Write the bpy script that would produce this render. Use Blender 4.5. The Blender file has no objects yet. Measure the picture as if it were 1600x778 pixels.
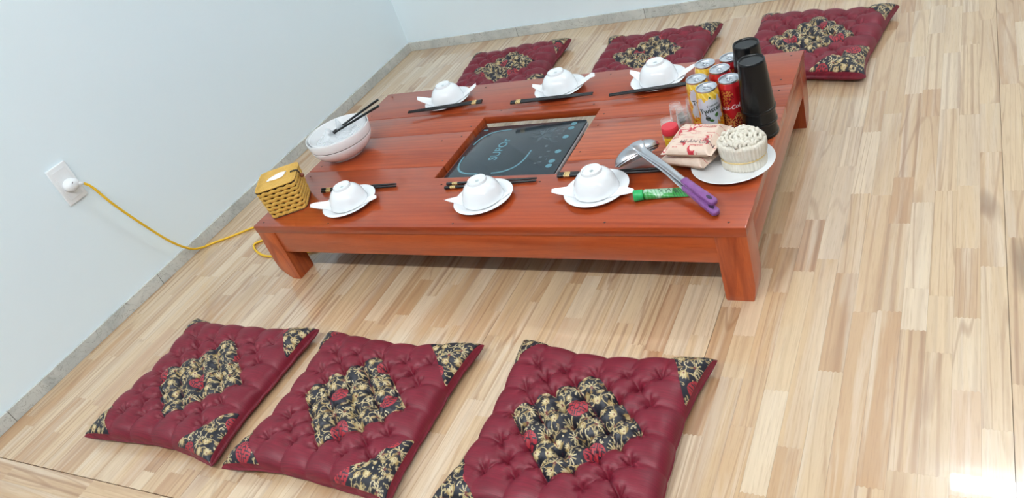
import bpy, bmesh, math, random
import numpy as np
from mathutils import Vector, Matrix

random.seed(7)
RNG = np.random.default_rng(11)
scene = bpy.context.scene
COL = scene.collection

# ------------------------------------------------------------------ camera
CAM_LOC = (1.89701, -1.32020, 1.22755)
CAM_M = [[0.8641962, 0.4007188, -0.3042849],
         [0.0168907, -0.6275176, -0.7784191],
         [-0.5028713, 0.6675673, -0.5490668]]      # rows: right, down, forward
FOCAL_PX = 1208.444
cd = bpy.data.cameras.new('camera')
cd.sensor_width = 36.0
cd.sensor_fit = 'HORIZONTAL'
cd.lens = FOCAL_PX / 1600 * 36.0
cd.clip_start = 0.02
cam = bpy.data.objects.new('camera', cd)
COL.objects.link(cam)
r_, d_, f_ = [Vector(v) for v in CAM_M]
mw = Matrix((r_, -d_, -f_)).transposed().to_4x4()
mw.translation = Vector(CAM_LOC)
cam.matrix_world = mw
scene.camera = cam

# ------------------------------------------------------------------ light and exposure
SKY_STRENGTH = 0.42
TUBE_STRENGTH = 75.0
CEILING_TUBE_STRENGTH = 255.0
vs = scene.view_settings
vs.view_transform = 'Standard'
vs.look = 'None'
vs.gamma = 1.0
vs.use_curve_mapping = False
vs.exposure = -0.27
world = bpy.data.worlds.new('world')
scene.world = world
world.use_nodes = True
bgn = world.node_tree.nodes['Background']
bgn.inputs['Color'].default_value = (0.86, 0.95, 1.0, 1)
bgn.inputs['Strength'].default_value = SKY_STRENGTH

# ------------------------------------------------------------------ helpers
def link(o, parent=None):
    COL.objects.link(o)
    if parent is not None:
        o.parent = parent
    return o

def tag(o, label=None, cat=None, group=None, kind=None):
    if label: o['label'] = label
    if cat: o['category'] = cat
    if group: o['group'] = group
    if kind: o['kind'] = kind
    return o

def thing(name, label, cat, loc=(0, 0, 0), rotz=0.0, group=None):
    o = bpy.data.objects.new(name, None)
    o.empty_display_size = 0.05
    link(o)
    o.location = loc
    o.rotation_euler = (0, 0, rotz)
    return tag(o, label, cat, group)

def mesh_data(name, verts, faces, mat=None, smooth=True, sharp=None, col=None, pid=None):
    me = bpy.data.meshes.new(name)
    if isinstance(verts, np.ndarray): verts = verts.tolist()
    if isinstance(faces, np.ndarray): faces = faces.tolist()
    me.from_pydata(verts, [], faces)
    if smooth:
        me.polygons.foreach_set('use_smooth', [True] * len(me.polygons))
        if sharp is not None:
            me.set_sharp_from_angle(angle=math.radians(sharp))
    if mat: me.materials.append(mat)
    if col is not None:
        a = me.color_attributes.new('Col', 'FLOAT_COLOR', 'POINT')
        c = np.ones((len(verts), 4), dtype=np.float32)
        c[:, :3] = np.asarray(col)[:, :3]
        a.data.foreach_set('color', c.ravel())
    if pid is not None:
        a = me.attributes.new('pid', 'FLOAT_VECTOR', 'POINT')
        pv = np.asarray(pid, dtype=np.float32)
        if pv.ndim == 1: pv = np.tile(pv, (len(verts), 1))
        a.data.foreach_set('vector', pv.astype(np.float32).ravel())
    me.update()
    return me

def mobj(name, verts, faces, mat=None, parent=None, loc=None, rot=None, **kw):
    o = bpy.data.objects.new(name, mesh_data(name, verts, faces, mat, **kw))
    link(o, parent)
    if loc is not None: o.location = loc
    if rot is not None: o.rotation_euler = rot
    return o

def share(name, me, parent=None, loc=None, rot=None):
    o = bpy.data.objects.new(name, me)
    link(o, parent)
    if loc is not None: o.location = loc
    if rot is not None: o.rotation_euler = rot
    return o

def bm_data(name, bm, mat, smooth=False, pid=None, sharp=None):
    bm.normal_update()
    me = bpy.data.meshes.new(name)
    bm.to_mesh(me); bm.free()
    if smooth:
        me.polygons.foreach_set('use_smooth', [True] * len(me.polygons))
        me.set_sharp_from_angle(angle=math.radians(sharp or 35))
    if mat: me.materials.append(mat)
    if pid is not None:
        a = me.attributes.new('pid', 'FLOAT_VECTOR', 'POINT')
        pv = np.tile(np.asarray(pid, dtype=np.float32), (len(me.vertices), 1))
        a.data.foreach_set('vector', pv.ravel())
    return me

def box_bm(lo, hi, bevel=0.0, seg=2):
    bm = bmesh.new()
    bmesh.ops.create_cube(bm, size=1.0)
    lo, hi = Vector(lo), Vector(hi)
    c, s = (lo + hi) / 2, hi - lo
    for v in bm.verts:
        v.co = Vector((v.co.x * s.x, v.co.y * s.y, v.co.z * s.z)) + c
    if bevel > 0:
        bmesh.ops.bevel(bm, geom=list(bm.edges), offset=bevel, segments=seg, affect='EDGES', profile=0.5)
    return bm

def box(name, lo, hi, mat, parent=None, bevel=0.0, seg=2, pid=None, loc=None, rot=None):
    return share(name, bm_data(name, box_bm(lo, hi, bevel, seg), mat, smooth=bevel > 0, pid=pid), parent, loc, rot)

def prism_bm(poly, z0, z1, bevel=0.0, seg=2):
    bm = bmesh.new()
    vs_ = [bm.verts.new((x, y, z0)) for x, y in poly]
    f = bm.faces.new(vs_)
    ext = bmesh.ops.extrude_face_region(bm, geom=[f])
    for v in [g for g in ext['geom'] if isinstance(g, bmesh.types.BMVert)]:
        v.co.z = z1
    bmesh.ops.recalc_face_normals(bm, faces=bm.faces)
    if bevel > 0:
        bmesh.ops.bevel(bm, geom=list(bm.edges), offset=bevel, segments=seg, affect='EDGES', profile=0.5)
    return bm

def prism(name, poly, z0, z1, mat, parent=None, bevel=0.0, seg=2, pid=None, loc=None, rot=None, smooth=None):
    me = bm_data(name, prism_bm(poly, z0, z1, bevel, seg), mat, smooth=(bevel > 0 if smooth is None else smooth), pid=pid)
    return share(name, me, parent, loc, rot)

def lathe(profile, n=40, a0=0.0):
    """profile: list of (r, z), open or touching the axis (r=0)."""
    verts, faces, rings = [], [], []
    for r, z in profile:
        if r <= 1e-6:
            rings.append([len(verts)]); verts.append((0, 0, z))
        else:
            rings.append(list(range(len(verts), len(verts) + n)))
            for k in range(n):
                a = a0 + 2 * math.pi * k / n
                verts.append((r * math.cos(a), r * math.sin(a), z))
    for A, Bq in zip(rings[:-1], rings[1:]):
        if len(A) == 1 and len(Bq) == 1: continue
        for k in range(n):
            k2 = (k + 1) % n
            if len(A) == 1: faces.append((A[0], Bq[k2], Bq[k]))
            elif len(Bq) == 1: faces.append((A[k], A[k2], Bq[0]))
            else: faces.append((A[k], A[k2], Bq[k2], Bq[k]))
    return verts, faces

def spline(pts, per=8):
    P = [Vector(p) for p in pts]
    out = []
    for i in range(len(P) - 1):
        p0 = P[max(i - 1, 0)]; p1 = P[i]; p2 = P[i + 1]; p3 = P[min(i + 2, len(P) - 1)]
        for k in range(per):
            t = k / per
            out.append(0.5 * ((2 * p1) + (p2 - p0) * t + (2 * p0 - 5 * p1 + 4 * p2 - p3) * t * t
                              + (3 * p1 - p0 - 3 * p2 + p3) * t ** 3))
    out.append(P[-1])
    return out

def tube(path, radius, n=10, closed=False, flat=1.0, up=(0, 0, 1), cap=True):
    """sweep a circle (flattened along the local up by `flat`)."""
    P = [Vector(p) for p in path]
    m = len(P)
    rad = radius if hasattr(radius, '__len__') else [radius] * m
    verts, faces = [], []
    upv = Vector(up)
    for i in range(m):
        a = P[(i - 1) % m] if (closed or i > 0) else P[i]
        b = P[(i + 1) % m] if (closed or i < m - 1) else P[i]
        t = (b - a).normalized()
        s = t.cross(upv)
        if s.length < 1e-4: s = t.cross(Vector((1, 0, 0)))
        s.normalize()
        u = s.cross(t).normalized()
        for k in range(n):
            an = 2 * math.pi * k / n
            verts.append(tuple(P[i] + s * (rad[i] * math.cos(an)) + u * (rad[i] * flat * math.sin(an))))
    rng = range(m) if closed else range(m - 1)
    for i in rng:
        j = (i + 1) % m
        for k in range(n):
            k2 = (k + 1) % n
            faces.append((i * n + k, i * n + k2, j * n + k2, j * n + k))
    if cap and not closed:
        faces.append(tuple(range(n - 1, -1, -1)))
        faces.append(tuple(range((m - 1) * n, m * n)))
    return verts, faces

def grid_faces(nu, nv, off=0, flip=False):
    i, j = np.meshgrid(np.arange(nu - 1), np.arange(nv - 1), indexing='ij')
    a = (i * nv + j).ravel() + off
    f = np.stack([a, a + nv, a + nv + 1, a + 1], 1)
    return f[:, ::-1] if flip else f

def solid_grid(top, bot):
    """top, bot: (nu, nv, 3) arrays -> closed shell."""
    nu, nv, _ = top.shape
    V = np.concatenate([top.reshape(-1, 3), bot.reshape(-1, 3)])
    n = nu * nv
    F = [grid_faces(nu, nv), grid_faces(nu, nv, n, True)]
    loop = [(i, 0) for i in range(nu)] + [(nu - 1, j) for j in range(1, nv)] \
        + [(i, nv - 1) for i in range(nu - 2, -1, -1)] + [(0, j) for j in range(nv - 2, 0, -1)]
    idx = np.array([i * nv + j for i, j in loop])
    nx = np.roll(idx, -1)
    F.append(np.stack([idx, idx + n, nx + n, nx], 1))
    return V, np.concatenate(F)

def text_flat(s, size, shear=0.0, bold=0.0):
    """text outline as flat triangles, centred at the origin."""
    cu = bpy.data.curves.new('lettering', 'FONT')
    cu.body = s; cu.size = size; cu.shear = shear; cu.offset = bold
    cu.align_x = 'CENTER'; cu.align_y = 'CENTER'; cu.resolution_u = 3
    o = bpy.data.objects.new('lettering', cu)
    COL.objects.link(o)
    bpy.context.view_layer.update()
    dg = bpy.context.evaluated_depsgraph_get()
    me = bpy.data.meshes.new_from_object(o.evaluated_get(dg))
    V = np.array([v.co[:] for v in me.vertices]).reshape(-1, 3)
    F = [tuple(p.vertices) for p in me.polygons]
    bpy.data.objects.remove(o); bpy.data.meshes.remove(me); bpy.data.curves.remove(cu)
    return V, F

# ------------------------------------------------------------------ materials
def srgb(*c):
    return tuple(((v / 255) / 12.92) if v / 255 <= 0.04045 else (((v / 255) + 0.055) / 1.055) ** 2.4 for v in c)

def mat(name, color=(0.8, 0.8, 0.8), rough=0.5, metal=0.0, coat=0.0, coat_rough=0.05, spec=0.5, trans=0.0, ior=1.5,
        alpha=1.0, emit=None, emit_s=0.0, sheen=0.0, sss=0.0):
    m = bpy.data.materials.new(name)
    m.use_nodes = True
    b = m.node_tree.nodes['Principled BSDF']
    b.inputs['Base Color'].default_value = (*color[:3], 1)
    b.inputs['Roughness'].default_value = rough
    b.inputs['Metallic'].default_value = metal
    b.inputs['Coat Weight'].default_value = coat
    b.inputs['Coat Roughness'].default_value = coat_rough
    b.inputs['Specular IOR Level'].default_value = spec
    b.inputs['Transmission Weight'].default_value = trans
    b.inputs['IOR'].default_value = ior
    b.inputs['Alpha'].default_value = alpha
    b.inputs['Sheen Weight'].default_value = sheen
    if sss:
        b.inputs['Subsurface Weight'].default_value = sss
        b.inputs['Subsurface Radius'].default_value = (0.01, 0.01, 0.01)
    if emit:
        b.inputs['Emission Color'].default_value = (*emit, 1)
        b.inputs['Emission Strength'].default_value = emit_s
    return m

class NT:
    def __init__(s, m):
        s.m = m; s.t = m.node_tree; s.b = s.t.nodes['Principled BSDF']
    def n(s, typ, **kw):
        nd = s.t.nodes.new(typ)
        for k, v in kw.items(): setattr(nd, k, v)
        return nd
    def l(s, a, b): s.t.links.new(a, b)
    def math(s, op, a, b=None):
        nd = s.n('ShaderNodeMath', operation=op)
        for i, v in enumerate((a, b)):
            if v is None: continue
            if isinstance(v, (int, float)): nd.inputs[i].default_value = v
            else: s.l(v, nd.inputs[i])
        return nd.outputs[0]
    def vmul(s, a, vec):
        nd = s.n('ShaderNodeVectorMath', operation='MULTIPLY')
        s.l(a, nd.inputs[0]); nd.inputs[1].default_value = vec
        return nd.outputs[0]
    def vadd(s, a, b):
        nd = s.n('ShaderNodeVectorMath', operation='ADD')
        s.l(a, nd.inputs[0]); s.l(b, nd.inputs[1])
        return nd.outputs[0]
    def noise(s, vec, scale, detail=4, rough=0.55, dist=0.0):
        nd = s.n('ShaderNodeTexNoise')
        nd.inputs['Scale'].default_value = scale
        nd.inputs['Detail'].default_value = detail
        nd.inputs['Roughness'].default_value = rough
        nd.inputs['Distortion'].default_value = dist
        if vec is not None: s.l(vec, nd.inputs['Vector'])
        return nd.outputs['Fac']
    def ramp(s, fac, stops):
        nd = s.n('ShaderNodeValToRGB')
        e = nd.color_ramp.elements
        while len(e) < len(stops): e.new(0.5)
        for el, (p, c) in zip(e, stops):
            el.position = p
            el.color = (*c, 1) if len(c) == 3 else c
        s.l(fac, nd.inputs[0])
        return nd.outputs[0]
    def mix(s, fac, a, b, mode='MIX'):
        nd = s.n('ShaderNodeMix', data_type='RGBA', blend_type=mode)
        if isinstance(fac, (int, float)): nd.inputs[0].default_value = fac
        else: s.l(fac, nd.inputs[0])
        for i, v in ((6, a), (7, b)):
            if isinstance(v, tuple): nd.inputs[i].default_value = (*v[:3], 1)
            else: s.l(v, nd.inputs[i])
        return nd.outputs[2]
    def bump(s, h, strength=0.2, dist=0.002):
        nd = s.n('ShaderNodeBump')
        nd.inputs['Strength'].default_value = strength
        nd.inputs['Distance'].default_value = dist
        s.l(h, nd.inputs['Height'])
        s.l(nd.outputs[0], s.b.inputs['Normal'])
    def color(s, c): s.l(c, s.b.inputs['Base Color'])

def wood_mat(name, along, tones, dark, rough, coat, coat_rough, streak=(0.45, 0.75), spec=0.5, dens=1.0, stretch=0.075, light=None, streak_max=1.0, fine_max=0.35, rings=0, ring_max=0.5):
    """procedural timber; `along` = 'X' or 'Y' grain direction; attribute pid shifts every piece."""
    m = mat(name, rough=rough, coat=coat, coat_rough=coat_rough, spec=spec)
    t = NT(m)
    pos = t.n('ShaderNodeNewGeometry').outputs['Position']
    at = t.n('ShaderNodeAttribute', attribute_name='pid')
    off = t.vmul(at.outputs['Vector'], (37.0, 53.0, 29.0))
    sx = (1, stretch, 1) if along == 'Y' else (stretch, 1, 1)
    base = t.vadd(t.vmul(pos, sx), off)
    sep = t.n('ShaderNodeSeparateXYZ'); t.l(at.outputs['Vector'], sep.inputs[0])
    tone = t.ramp(sep.outputs[0], tones)
    broad = t.noise(base, 26 * dens, 3, 0.5, 0.8)
    wv = t.n('ShaderNodeTexWave', wave_type='BANDS', bands_direction='X' if along == 'Y' else 'Y')
    wv.inputs['Scale'].default_value = 17 * dens
    wv.inputs['Distortion'].default_value = 7.0
    wv.inputs['Detail'].default_value = 3.0
    wv.inputs['Detail Scale'].default_value = 0.9
    t.l(base, wv.inputs['Vector'])
    fine = t.noise(base, 330, 3, 0.6)
    if light is not None:
        lt = t.noise(t.vadd(base, t.vmul(at.outputs['Vector'], (11.0, 7.0, 5.0))), 34 * dens, 4, 0.6, 0.6)
        tone = t.mix(t.math('MULTIPLY', t.ramp(lt, [(0.48, (0, 0, 0)), (0.66, (1, 1, 1))]), 0.75), tone, light)
    c = t.mix(t.ramp(broad, [(streak[0], (0, 0, 0)), (streak[1], (streak_max,) * 3)]), tone, dark)
    c = t.mix(t.math('MULTIPLY', t.ramp(wv.outputs['Fac'], [(0.55, (0, 0, 0)), (0.98, (1, 1, 1))]), t.math('MULTIPLY', sep.outputs[1], 0.6)), c, dark)
    c = t.mix(t.math('MULTIPLY', t.ramp(fine, [(0.5, (0, 0, 0)), (0.72, (1, 1, 1))]), fine_max), c, dark)
    if rings:
        rf = t.noise(base, 7.0, 1.5, 0.4, 0.25)
        ln = t.math('SINE', t.math('MULTIPLY', rf, rings))
        ln = t.ramp(ln, [(0.80, (0, 0, 0)), (1.0, (1, 1, 1))])
        c = t.mix(t.math('MULTIPLY', ln, t.math('MULTIPLY', sep.outputs[2], ring_max)), c, dark)
    # a few dark pores and knots
    vor = t.n('ShaderNodeTexNoise'); vor.inputs['Scale'].default_value = 9; vor.inputs['Detail'].default_value = 1
    t.l(t.vadd(t.vmul(pos, (1, 0.3, 1) if along == 'Y' else (0.3, 1, 1)), off), vor.inputs['Vector'])
    c = t.mix(t.ramp(vor.outputs['Fac'], [(0.72, (0, 0, 0)), (0.80, (0.6, 0.6, 0.6))]), c, tuple(v * 0.5 for v in dark))
    t.color(c)
    t.bump(fine, 0.05, 0.0006)
    return m

def attr_mat(name, rough=0.5, metal=0.0, coat=0.0, sheen=0.0, bump=None, spec=0.5):
    m = mat(name, rough=rough, metal=metal, coat=coat, sheen=sheen, spec=spec)
    t = NT(m)
    a = t.n('ShaderNodeAttribute', attribute_name='Col')
    t.color(a.outputs['Color'])
    if bump:
        t.bump(t.noise(t.n('ShaderNodeTexCoord').outputs['Object'], bump[0], 3), bump[1], bump[2])
    return m

M = {}
M['wall'] = mat('wall_paint', srgb(226, 233, 236), 0.55)
_t = NT(M['wall']); _p = _t.n('ShaderNodeNewGeometry').outputs['Position']
_t.color(_t.mix(_t.noise(_p, 1.3, 3), srgb(231, 246, 253), srgb(236, 249, 255)))
_t.bump(_t.noise(_p, 140, 3), 0.06, 0.001)
M['ceiling'] = mat('ceiling_paint', (0.82, 0.82, 0.82), 0.8)
M['tile'] = mat('grey_marble', (0.5, 0.52, 0.51), 0.25, coat=0.2)
_t = NT(M['tile']); _p = _t.n('ShaderNodeNewGeometry').outputs['Position']
_a = _t.n('ShaderNodeAttribute', attribute_name='pid').outputs['Vector']
_v = _t.vadd(_t.vmul(_p, (1, 1, 1)), _t.vmul(_a, (9, 9, 9)))
_c = _t.ramp(_t.noise(_v, 7, 5, 0.6, 1.2), [(0.3, srgb(178, 183, 180)), (0.55, srgb(202, 205, 200)), (0.75, srgb(214, 214, 207))])
_c = _t.mix(_t.ramp(_t.noise(_v, 13, 4, 0.6, 2.5), [(0.49, (0, 0, 0)), (0.5, (0.7, 0.7, 0.7)), (0.515, (0, 0, 0))]), _c, srgb(120, 118, 108))
_t.color(_c)
M['grout'] = mat('grout', srgb(95, 92, 85), 0.9)
M['subfloor'] = mat('subfloor', srgb(96, 70, 44), 0.8)
FT = [(0.0, srgb(184, 144, 104)), (0.10, srgb(198, 164, 126)), (0.4, srgb(208, 178, 140)), (0.72, srgb(213, 186, 150)), (0.93, srgb(220, 198, 168)), (1.0, srgb(186, 140, 98))]
M['floor'] = wood_mat('rubberwood', 'Y', FT, srgb(140, 94, 60), 0.3, 1.0, 0.03, (0.44, 0.80), stretch=0.045, light=srgb(218, 198, 172), streak_max=0.42, fine_max=0.25, dens=0.8, rings=135.0, ring_max=0.5)
M['floor_x'] = wood_mat('rubberwood_border', 'X', FT, srgb(140, 94, 60), 0.3, 1.0, 0.03, (0.44, 0.80), stretch=0.045, light=srgb(218, 198, 172), streak_max=0.42, fine_max=0.25, dens=0.8, rings=135.0, ring_max=0.5)
TT = [(0.0, srgb(162, 68, 28)), (0.5, srgb(176, 80, 36)), (1.0, srgb(190, 93, 45))]
M['table_x'] = wood_mat('red_timber', 'X', TT, srgb(128, 46, 22), 0.32, 0.4, 0.06, (0.45, 0.9), spec=0.35, rings=90.0)
M['table_y'] = wood_mat('red_timber_side', 'Y', TT, srgb(128, 46, 22), 0.32, 0.4, 0.06, (0.45, 0.9), spec=0.35, rings=90.0)
M['nail'] = mat('nail_head', srgb(60, 28, 18), 0.5)
M['porcelain'] = mat('white_porcelain', srgb(240, 243, 246), 0.12, coat=0.3)
M['porcelain2'] = mat('white_melamine', srgb(244, 245, 246), 0.2, coat=0.2)
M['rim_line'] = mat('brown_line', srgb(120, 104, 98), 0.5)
M['stamp'] = mat('grey_green_stamp', srgb(120, 150, 150), 0.5)
M['paper'] = mat('napkin_paper', srgb(242, 244, 246), 0.75)
M['black_stick'] = mat('black_lacquer', srgb(18, 19, 22), 0.35)
M['gold'] = mat('gold_foil', srgb(214, 178, 110), 0.35, metal=0.55)
_t = NT(M['gold']); _t.color(_t.mix(_t.ramp(_t.noise(_t.n('ShaderNodeTexCoord').outputs['Object'], 420, 2), [(0.5, (0, 0, 0)), (0.6, (1, 1, 1))]), srgb(232, 205, 145), srgb(120, 84, 34)))
M['black_plastic'] = mat('black_plastic', srgb(14, 15, 17), 0.22, spec=0.35)
M['glass_black'] = mat('cooker_glass', srgb(36, 47, 54), 0.1)
M['cooker_body'] = mat('cooker_body', srgb(40, 42, 44), 0.4)
M['chrome_trim'] = mat('cooker_trim', srgb(196, 196, 198), 0.3)
M['teal'] = mat('teal_print', srgb(84, 130, 142), 0.4)
M['greyprint'] = mat('grey_print', srgb(74, 86, 92), 0.4)
M['rattan'] = mat('rattan', srgb(206, 160, 66), 0.5)
_t = NT(M['rattan']); _t.color(_t.mix(_t.noise(_t.n('ShaderNodeTexCoord').outputs['Object'], 90, 4), srgb(196, 148, 54), srgb(230, 188, 96)))
M['dark_inside'] = mat('dark_lining', srgb(46, 32, 18), 0.8)
M['dark_cane'] = mat('dark_cane', srgb(70, 48, 24), 0.6)
M['bead'] = mat('brown_bead', srgb(120, 58, 34), 0.3)
M['steel'] = mat('stainless_steel', srgb(196, 196, 200), 0.27, metal=1.0)
M['alu'] = mat('aluminium', srgb(214, 218, 224), 0.28, metal=0.9)
M['purple'] = mat('purple_plastic', srgb(128, 78, 138), 0.4)
M['purple_dark'] = mat('dark_slot', srgb(50, 26, 56), 0.6)
M['green_cap'] = mat('green_cap', srgb(36, 168, 92), 0.35)
M['red_cap'] = mat('red_cap', srgb(206, 46, 60), 0.4)
M['jar_yellow'] = mat('yellow_label', srgb(222, 184, 44), 0.45)
M['spice'] = mat('spice_powder', srgb(150, 96, 40), 0.8)
M['clear'] = mat('clear_plastic', (0.95, 0.95, 0.95), 0.04, alpha=0.075)
_t = NT(M['clear']); _lw = _t.n('ShaderNodeLayerWeight'); _lw.inputs[0].default_value = 0.35
_t.l(_t.ramp(_lw.outputs['Facing'], [(0.2, (0.04,) * 3), (0.95, (0.6,) * 3)]), _t.b.inputs['Alpha'])
M['bag'] = mat('clear_film', srgb(240, 246, 250), 0.1, alpha=0.3)
M['white_plastic'] = mat('white_plastic', srgb(238, 241, 243), 0.35)
M['plug_dark'] = mat('dark_mark', srgb(90, 92, 94), 0.5)
M['cord'] = mat('yellow_cord', srgb(232, 186, 34), 0.45)
M['band'] = mat('rubber_band', srgb(226, 200, 140), 0.5)
M['noodle'] = mat('pale_strands', srgb(226, 220, 206), 0.6)
_t = NT(M['noodle']); _q = _t.n('ShaderNodeTexCoord').outputs['Object']
_t.color(_t.mix(_t.noise(_q, 60, 4), srgb(206, 196, 176), srgb(236, 232, 222)))
M['tissue'] = mat('white_tissue', srgb(250, 250, 250), 0.8)
M['lamp'] = mat('lamp_tube', (1, 1, 1), 0.4, emit=(0.95, 0.985, 1.0), emit_s=TUBE_STRENGTH)
M['lamp_ceiling'] = mat('ceiling_lamp_tube', (1, 1, 1), 0.4, emit=(0.95, 0.985, 1.0), emit_s=CEILING_TUBE_STRENGTH)
M['satin'] = mat('maroon_satin', srgb(100, 18, 36), 0.48, sheen=0.0, spec=0.42)
_t = NT(M['satin']); _q = _t.n('ShaderNodeTexCoord').outputs['Object']
_s = _t.ramp(_t.noise(_t.vmul(_q, (14, 520, 1)), 1.0, 3, 0.6), [(0.3, (0, 0, 0)), (0.7, (1, 1, 1))])
_c = _t.mix(_s, srgb(92, 12, 29), srgb(125, 22, 44))
_t.color(_c); _t.bump(_t.noise(_t.vmul(_q, (30, 420, 30)), 1.0, 4), 0.3, 0.0012)
_t.b.inputs['Sheen Tint'].default_value = (*srgb(220, 110, 140), 1)
M['brocade'] = attr_mat('black_gold_brocade', 0.5, bump=(900, 0.15, 0.0006))
M['can_art'] = attr_mat('printed_can', 0.3, metal=0.25, coat=0.3)
M['pack_art'] = attr_mat('printed_wrapper', 0.42, bump=(70, 0.55, 0.006))
M['tube_art'] = attr_mat('printed_tube', 0.3, coat=0.2)
M['ink_green'] = mat('dark_green_ink', srgb(24, 52, 44), 0.4)
M['ink_white'] = mat('white_ink', srgb(236, 230, 232), 0.4)
M['ink_red'] = mat('red_ink', srgb(196, 48, 58), 0.5)
M['ink_grey'] = mat('grey_ink', srgb(120, 96, 96), 0.5)

# ------------------------------------------------------------------ room shell
WX, WY, SB = -0.557, 1.753, 0.0453
box('wall_left', (WX - 0.15, -4.2, -0.02), (WX, WY + 0.15, 3.0), M['wall'])['kind'] = 'structure'
box('wall_back', (WX, WY, -0.02), (4.6, WY + 0.15, 3.0), M['wall'])['kind'] = 'structure'
box('ceiling', (WX - 0.15, -4.2, 3.0), (4.6, WY + 0.15, 3.1), M['ceiling'])['kind'] = 'structure'

def skirting(name, axis, start, stop, joints):
    root = bpy.data.objects.new(name, None); link(root); root['kind'] = 'structure'
    es = [start] + [j for j in joints if start < j < stop] + [stop]
    for a, b in zip(es[:-1], es[1:]):
        g = 0.0008
        pid = RNG.random(3)
        if axis == 'Y':
            box('tile', (WX, a + g, 0.0), (WX + 0.008, b - g, SB), M['tile'], root, 0.001, 1, pid)
        else:
            box('tile', (a + g, WY - 0.008, 0.0), (b - g, WY, SB), M['tile'], root, 0.001, 1, pid)
    if axis == 'Y': box('grout_bed', (WX, start, 0.0), (WX + 0.0065, stop, SB - 0.001), M['grout'], root)
    else: box('grout_bed', (start, WY - 0.0065, 0.0), (stop, WY, SB - 0.001), M['grout'], root)
    return root
skirting('baseboard_left', 'Y', -4.2, WY - 0.008, [-0.689 + 0.63 * k for k in range(-6, 5)])
skirting('baseboard_back', 'X', WX, 4.6, [0.077 + 0.63 * k for k in range(-2, 8)])

# ---- floor: laminated rubberwood, every lamella is its own piece
floor = box('floor', (WX - 0.15, -4.2, -0.05), (4.6, WY + 0.15, -0.0045), M['subfloor'])
floor['kind'] = 'structure'

def project(p):
    q = Vector(p) - Vector(CAM_LOC)
    z = q.dot(f_)
    if z < 0.05: return None
    return (800 + FOCAL_PX * q.dot(r_) / z, 389 + FOCAL_PX * q.dot(d_) / z)

def lamella_poly(a0, a1, b0, b1, lo_teeth, hi_teeth, nt=5, depth=0.0035):
    """strip across a (width), along b (length) with finger-jointed ends."""
    pts = []
    w = a1 - a0
    n = nt * 2
    for k in range(n + 1):
        pts.append((a0 + w * k / n, b0 + (depth if (k % 2) and lo_teeth else 0)))
    for k in range(n, -1, -1):
        pts.append((a0 + w * k / n, b1 + (depth if (k % 2) and hi_teeth else 0)))
    return pts

SW = 0.0466
X0 = 1.978 - SW * 55
pieces = []                                        # (polygon, swap, z)
def seam_y(x): return -0.794 + 0.027 * x
k = 0
x = X0
while x < 3.4:
    xa, xb = max(x, WX), x + SW
    if xb > WX + 0.004:
        ys = seam_y((xa + xb) / 2)
        y = ys + 0.0012
        y_end = ys + random.uniform(0.05, 0.42)
        first = True
        board = ((k - 55) % 12) == 0
        ga = 0.0010 if board else 0.00012
        while y < WY:
            ye = min(y_end, WY)
            if WY - ye < 0.05: ye = WY
            pieces.append((lamella_poly(xa + ga, xb - 0.00012, y + 0.0001, ye - 0.0001, not first, ye < WY), 'Y', random.uniform(-0.00015, 0.0)))
            first = False
            y = ye
            y_end = y + random.choice([random.uniform(0.12, 0.25), random.uniform(0.22, 0.42), random.uniform(0.3, 0.55)])
            if ye >= WY: break
    x += SW; k += 1
# border boards in front of the seam, grain along X
yrow = -0.0012
for r in range(9):
    x = WX - random.uniform(0, 0.3)
    while x < 3.4:
        L = random.uniform(0.25, 0.6)
        a, b = max(x, WX), x + L
        if b > WX + 0.02:
            poly = [(p[1], p[0]) for p in lamella_poly(yrow - 0.06, yrow - 0.0002, a + 0.0001, b - 0.0001, True, True)]
            poly = [(px, py + seam_y(px)) for px, py in poly][::-1]
            pieces.append((poly, 'X', random.uniform(-0.00015, 0.0)))
        x += L
    yrow -= 0.06
def piece_area(poly):
    pts = []
    for p in (poly[0], poly[10], poly[11], poly[21]):
        q = project((p[0], p[1], 0))
        if q is None: return 0
        pts.append(q)
    cx = sum(p[0] for p in pts) / 4; cy = sum(p[1] for p in pts) / 4
    if not (-20 < cx < 1620 and -20 < cy < 798): return 0
    wx = sum(p[0] for p in poly) / len(poly); wy = sum(p[1] for p in poly) / len(poly)
    if 0.05 < wx < 1.45 and 0.12 < wy < 0.95: return 0          # under the table
    a = 0
    for i in range(4):
        x1, y1 = pts[i]; x2, y2 = pts[(i + 1) % 4]
        a += x1 * y2 - x2 * y1
    return abs(a) / 2
order = sorted(range(len(pieces)), key=lambda i: -piece_area(pieces[i][0]))
single = set(order[:296])
stuff = {'X': ([], [], []), 'Y': ([], [], [])}
def slab(poly, z):
    n = len(poly)
    V = [(px, py, z) for px, py in poly] + [(px, py, -0.0045) for px, py in poly]
    F = [tuple(range(n))] + [(i, i + n, (i + 1) % n + n, (i + 1) % n) for i in range(n)]
    return V, F
for i, (poly, ax, z) in enumerate(pieces):
    pid = RNG.random(3)
    pid[1] = pid[1] ** 2.5
    V, F = slab(poly, z)
    if i in single:
        mobj('plank', V, F, M['floor'] if ax == 'Y' else M['floor_x'], floor, smooth=False, pid=pid)
    else:
        sv, sf, sp = stuff[ax]
        o = len(sv)
        sv += V; sf += [tuple(j + o for j in f) for f in F]; sp += [pid] * len(V)
for ax, nm in (('Y', 'plank_field'), ('X', 'border_plank_field')):
    sv, sf, sp = stuff[ax]
    if sv:
        o = mobj(nm, sv, sf, M['floor'] if ax == 'Y' else M['floor_x'], floor, smooth=False, pid=np.array(sp))
        o['kind'] = 'stuff'

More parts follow.
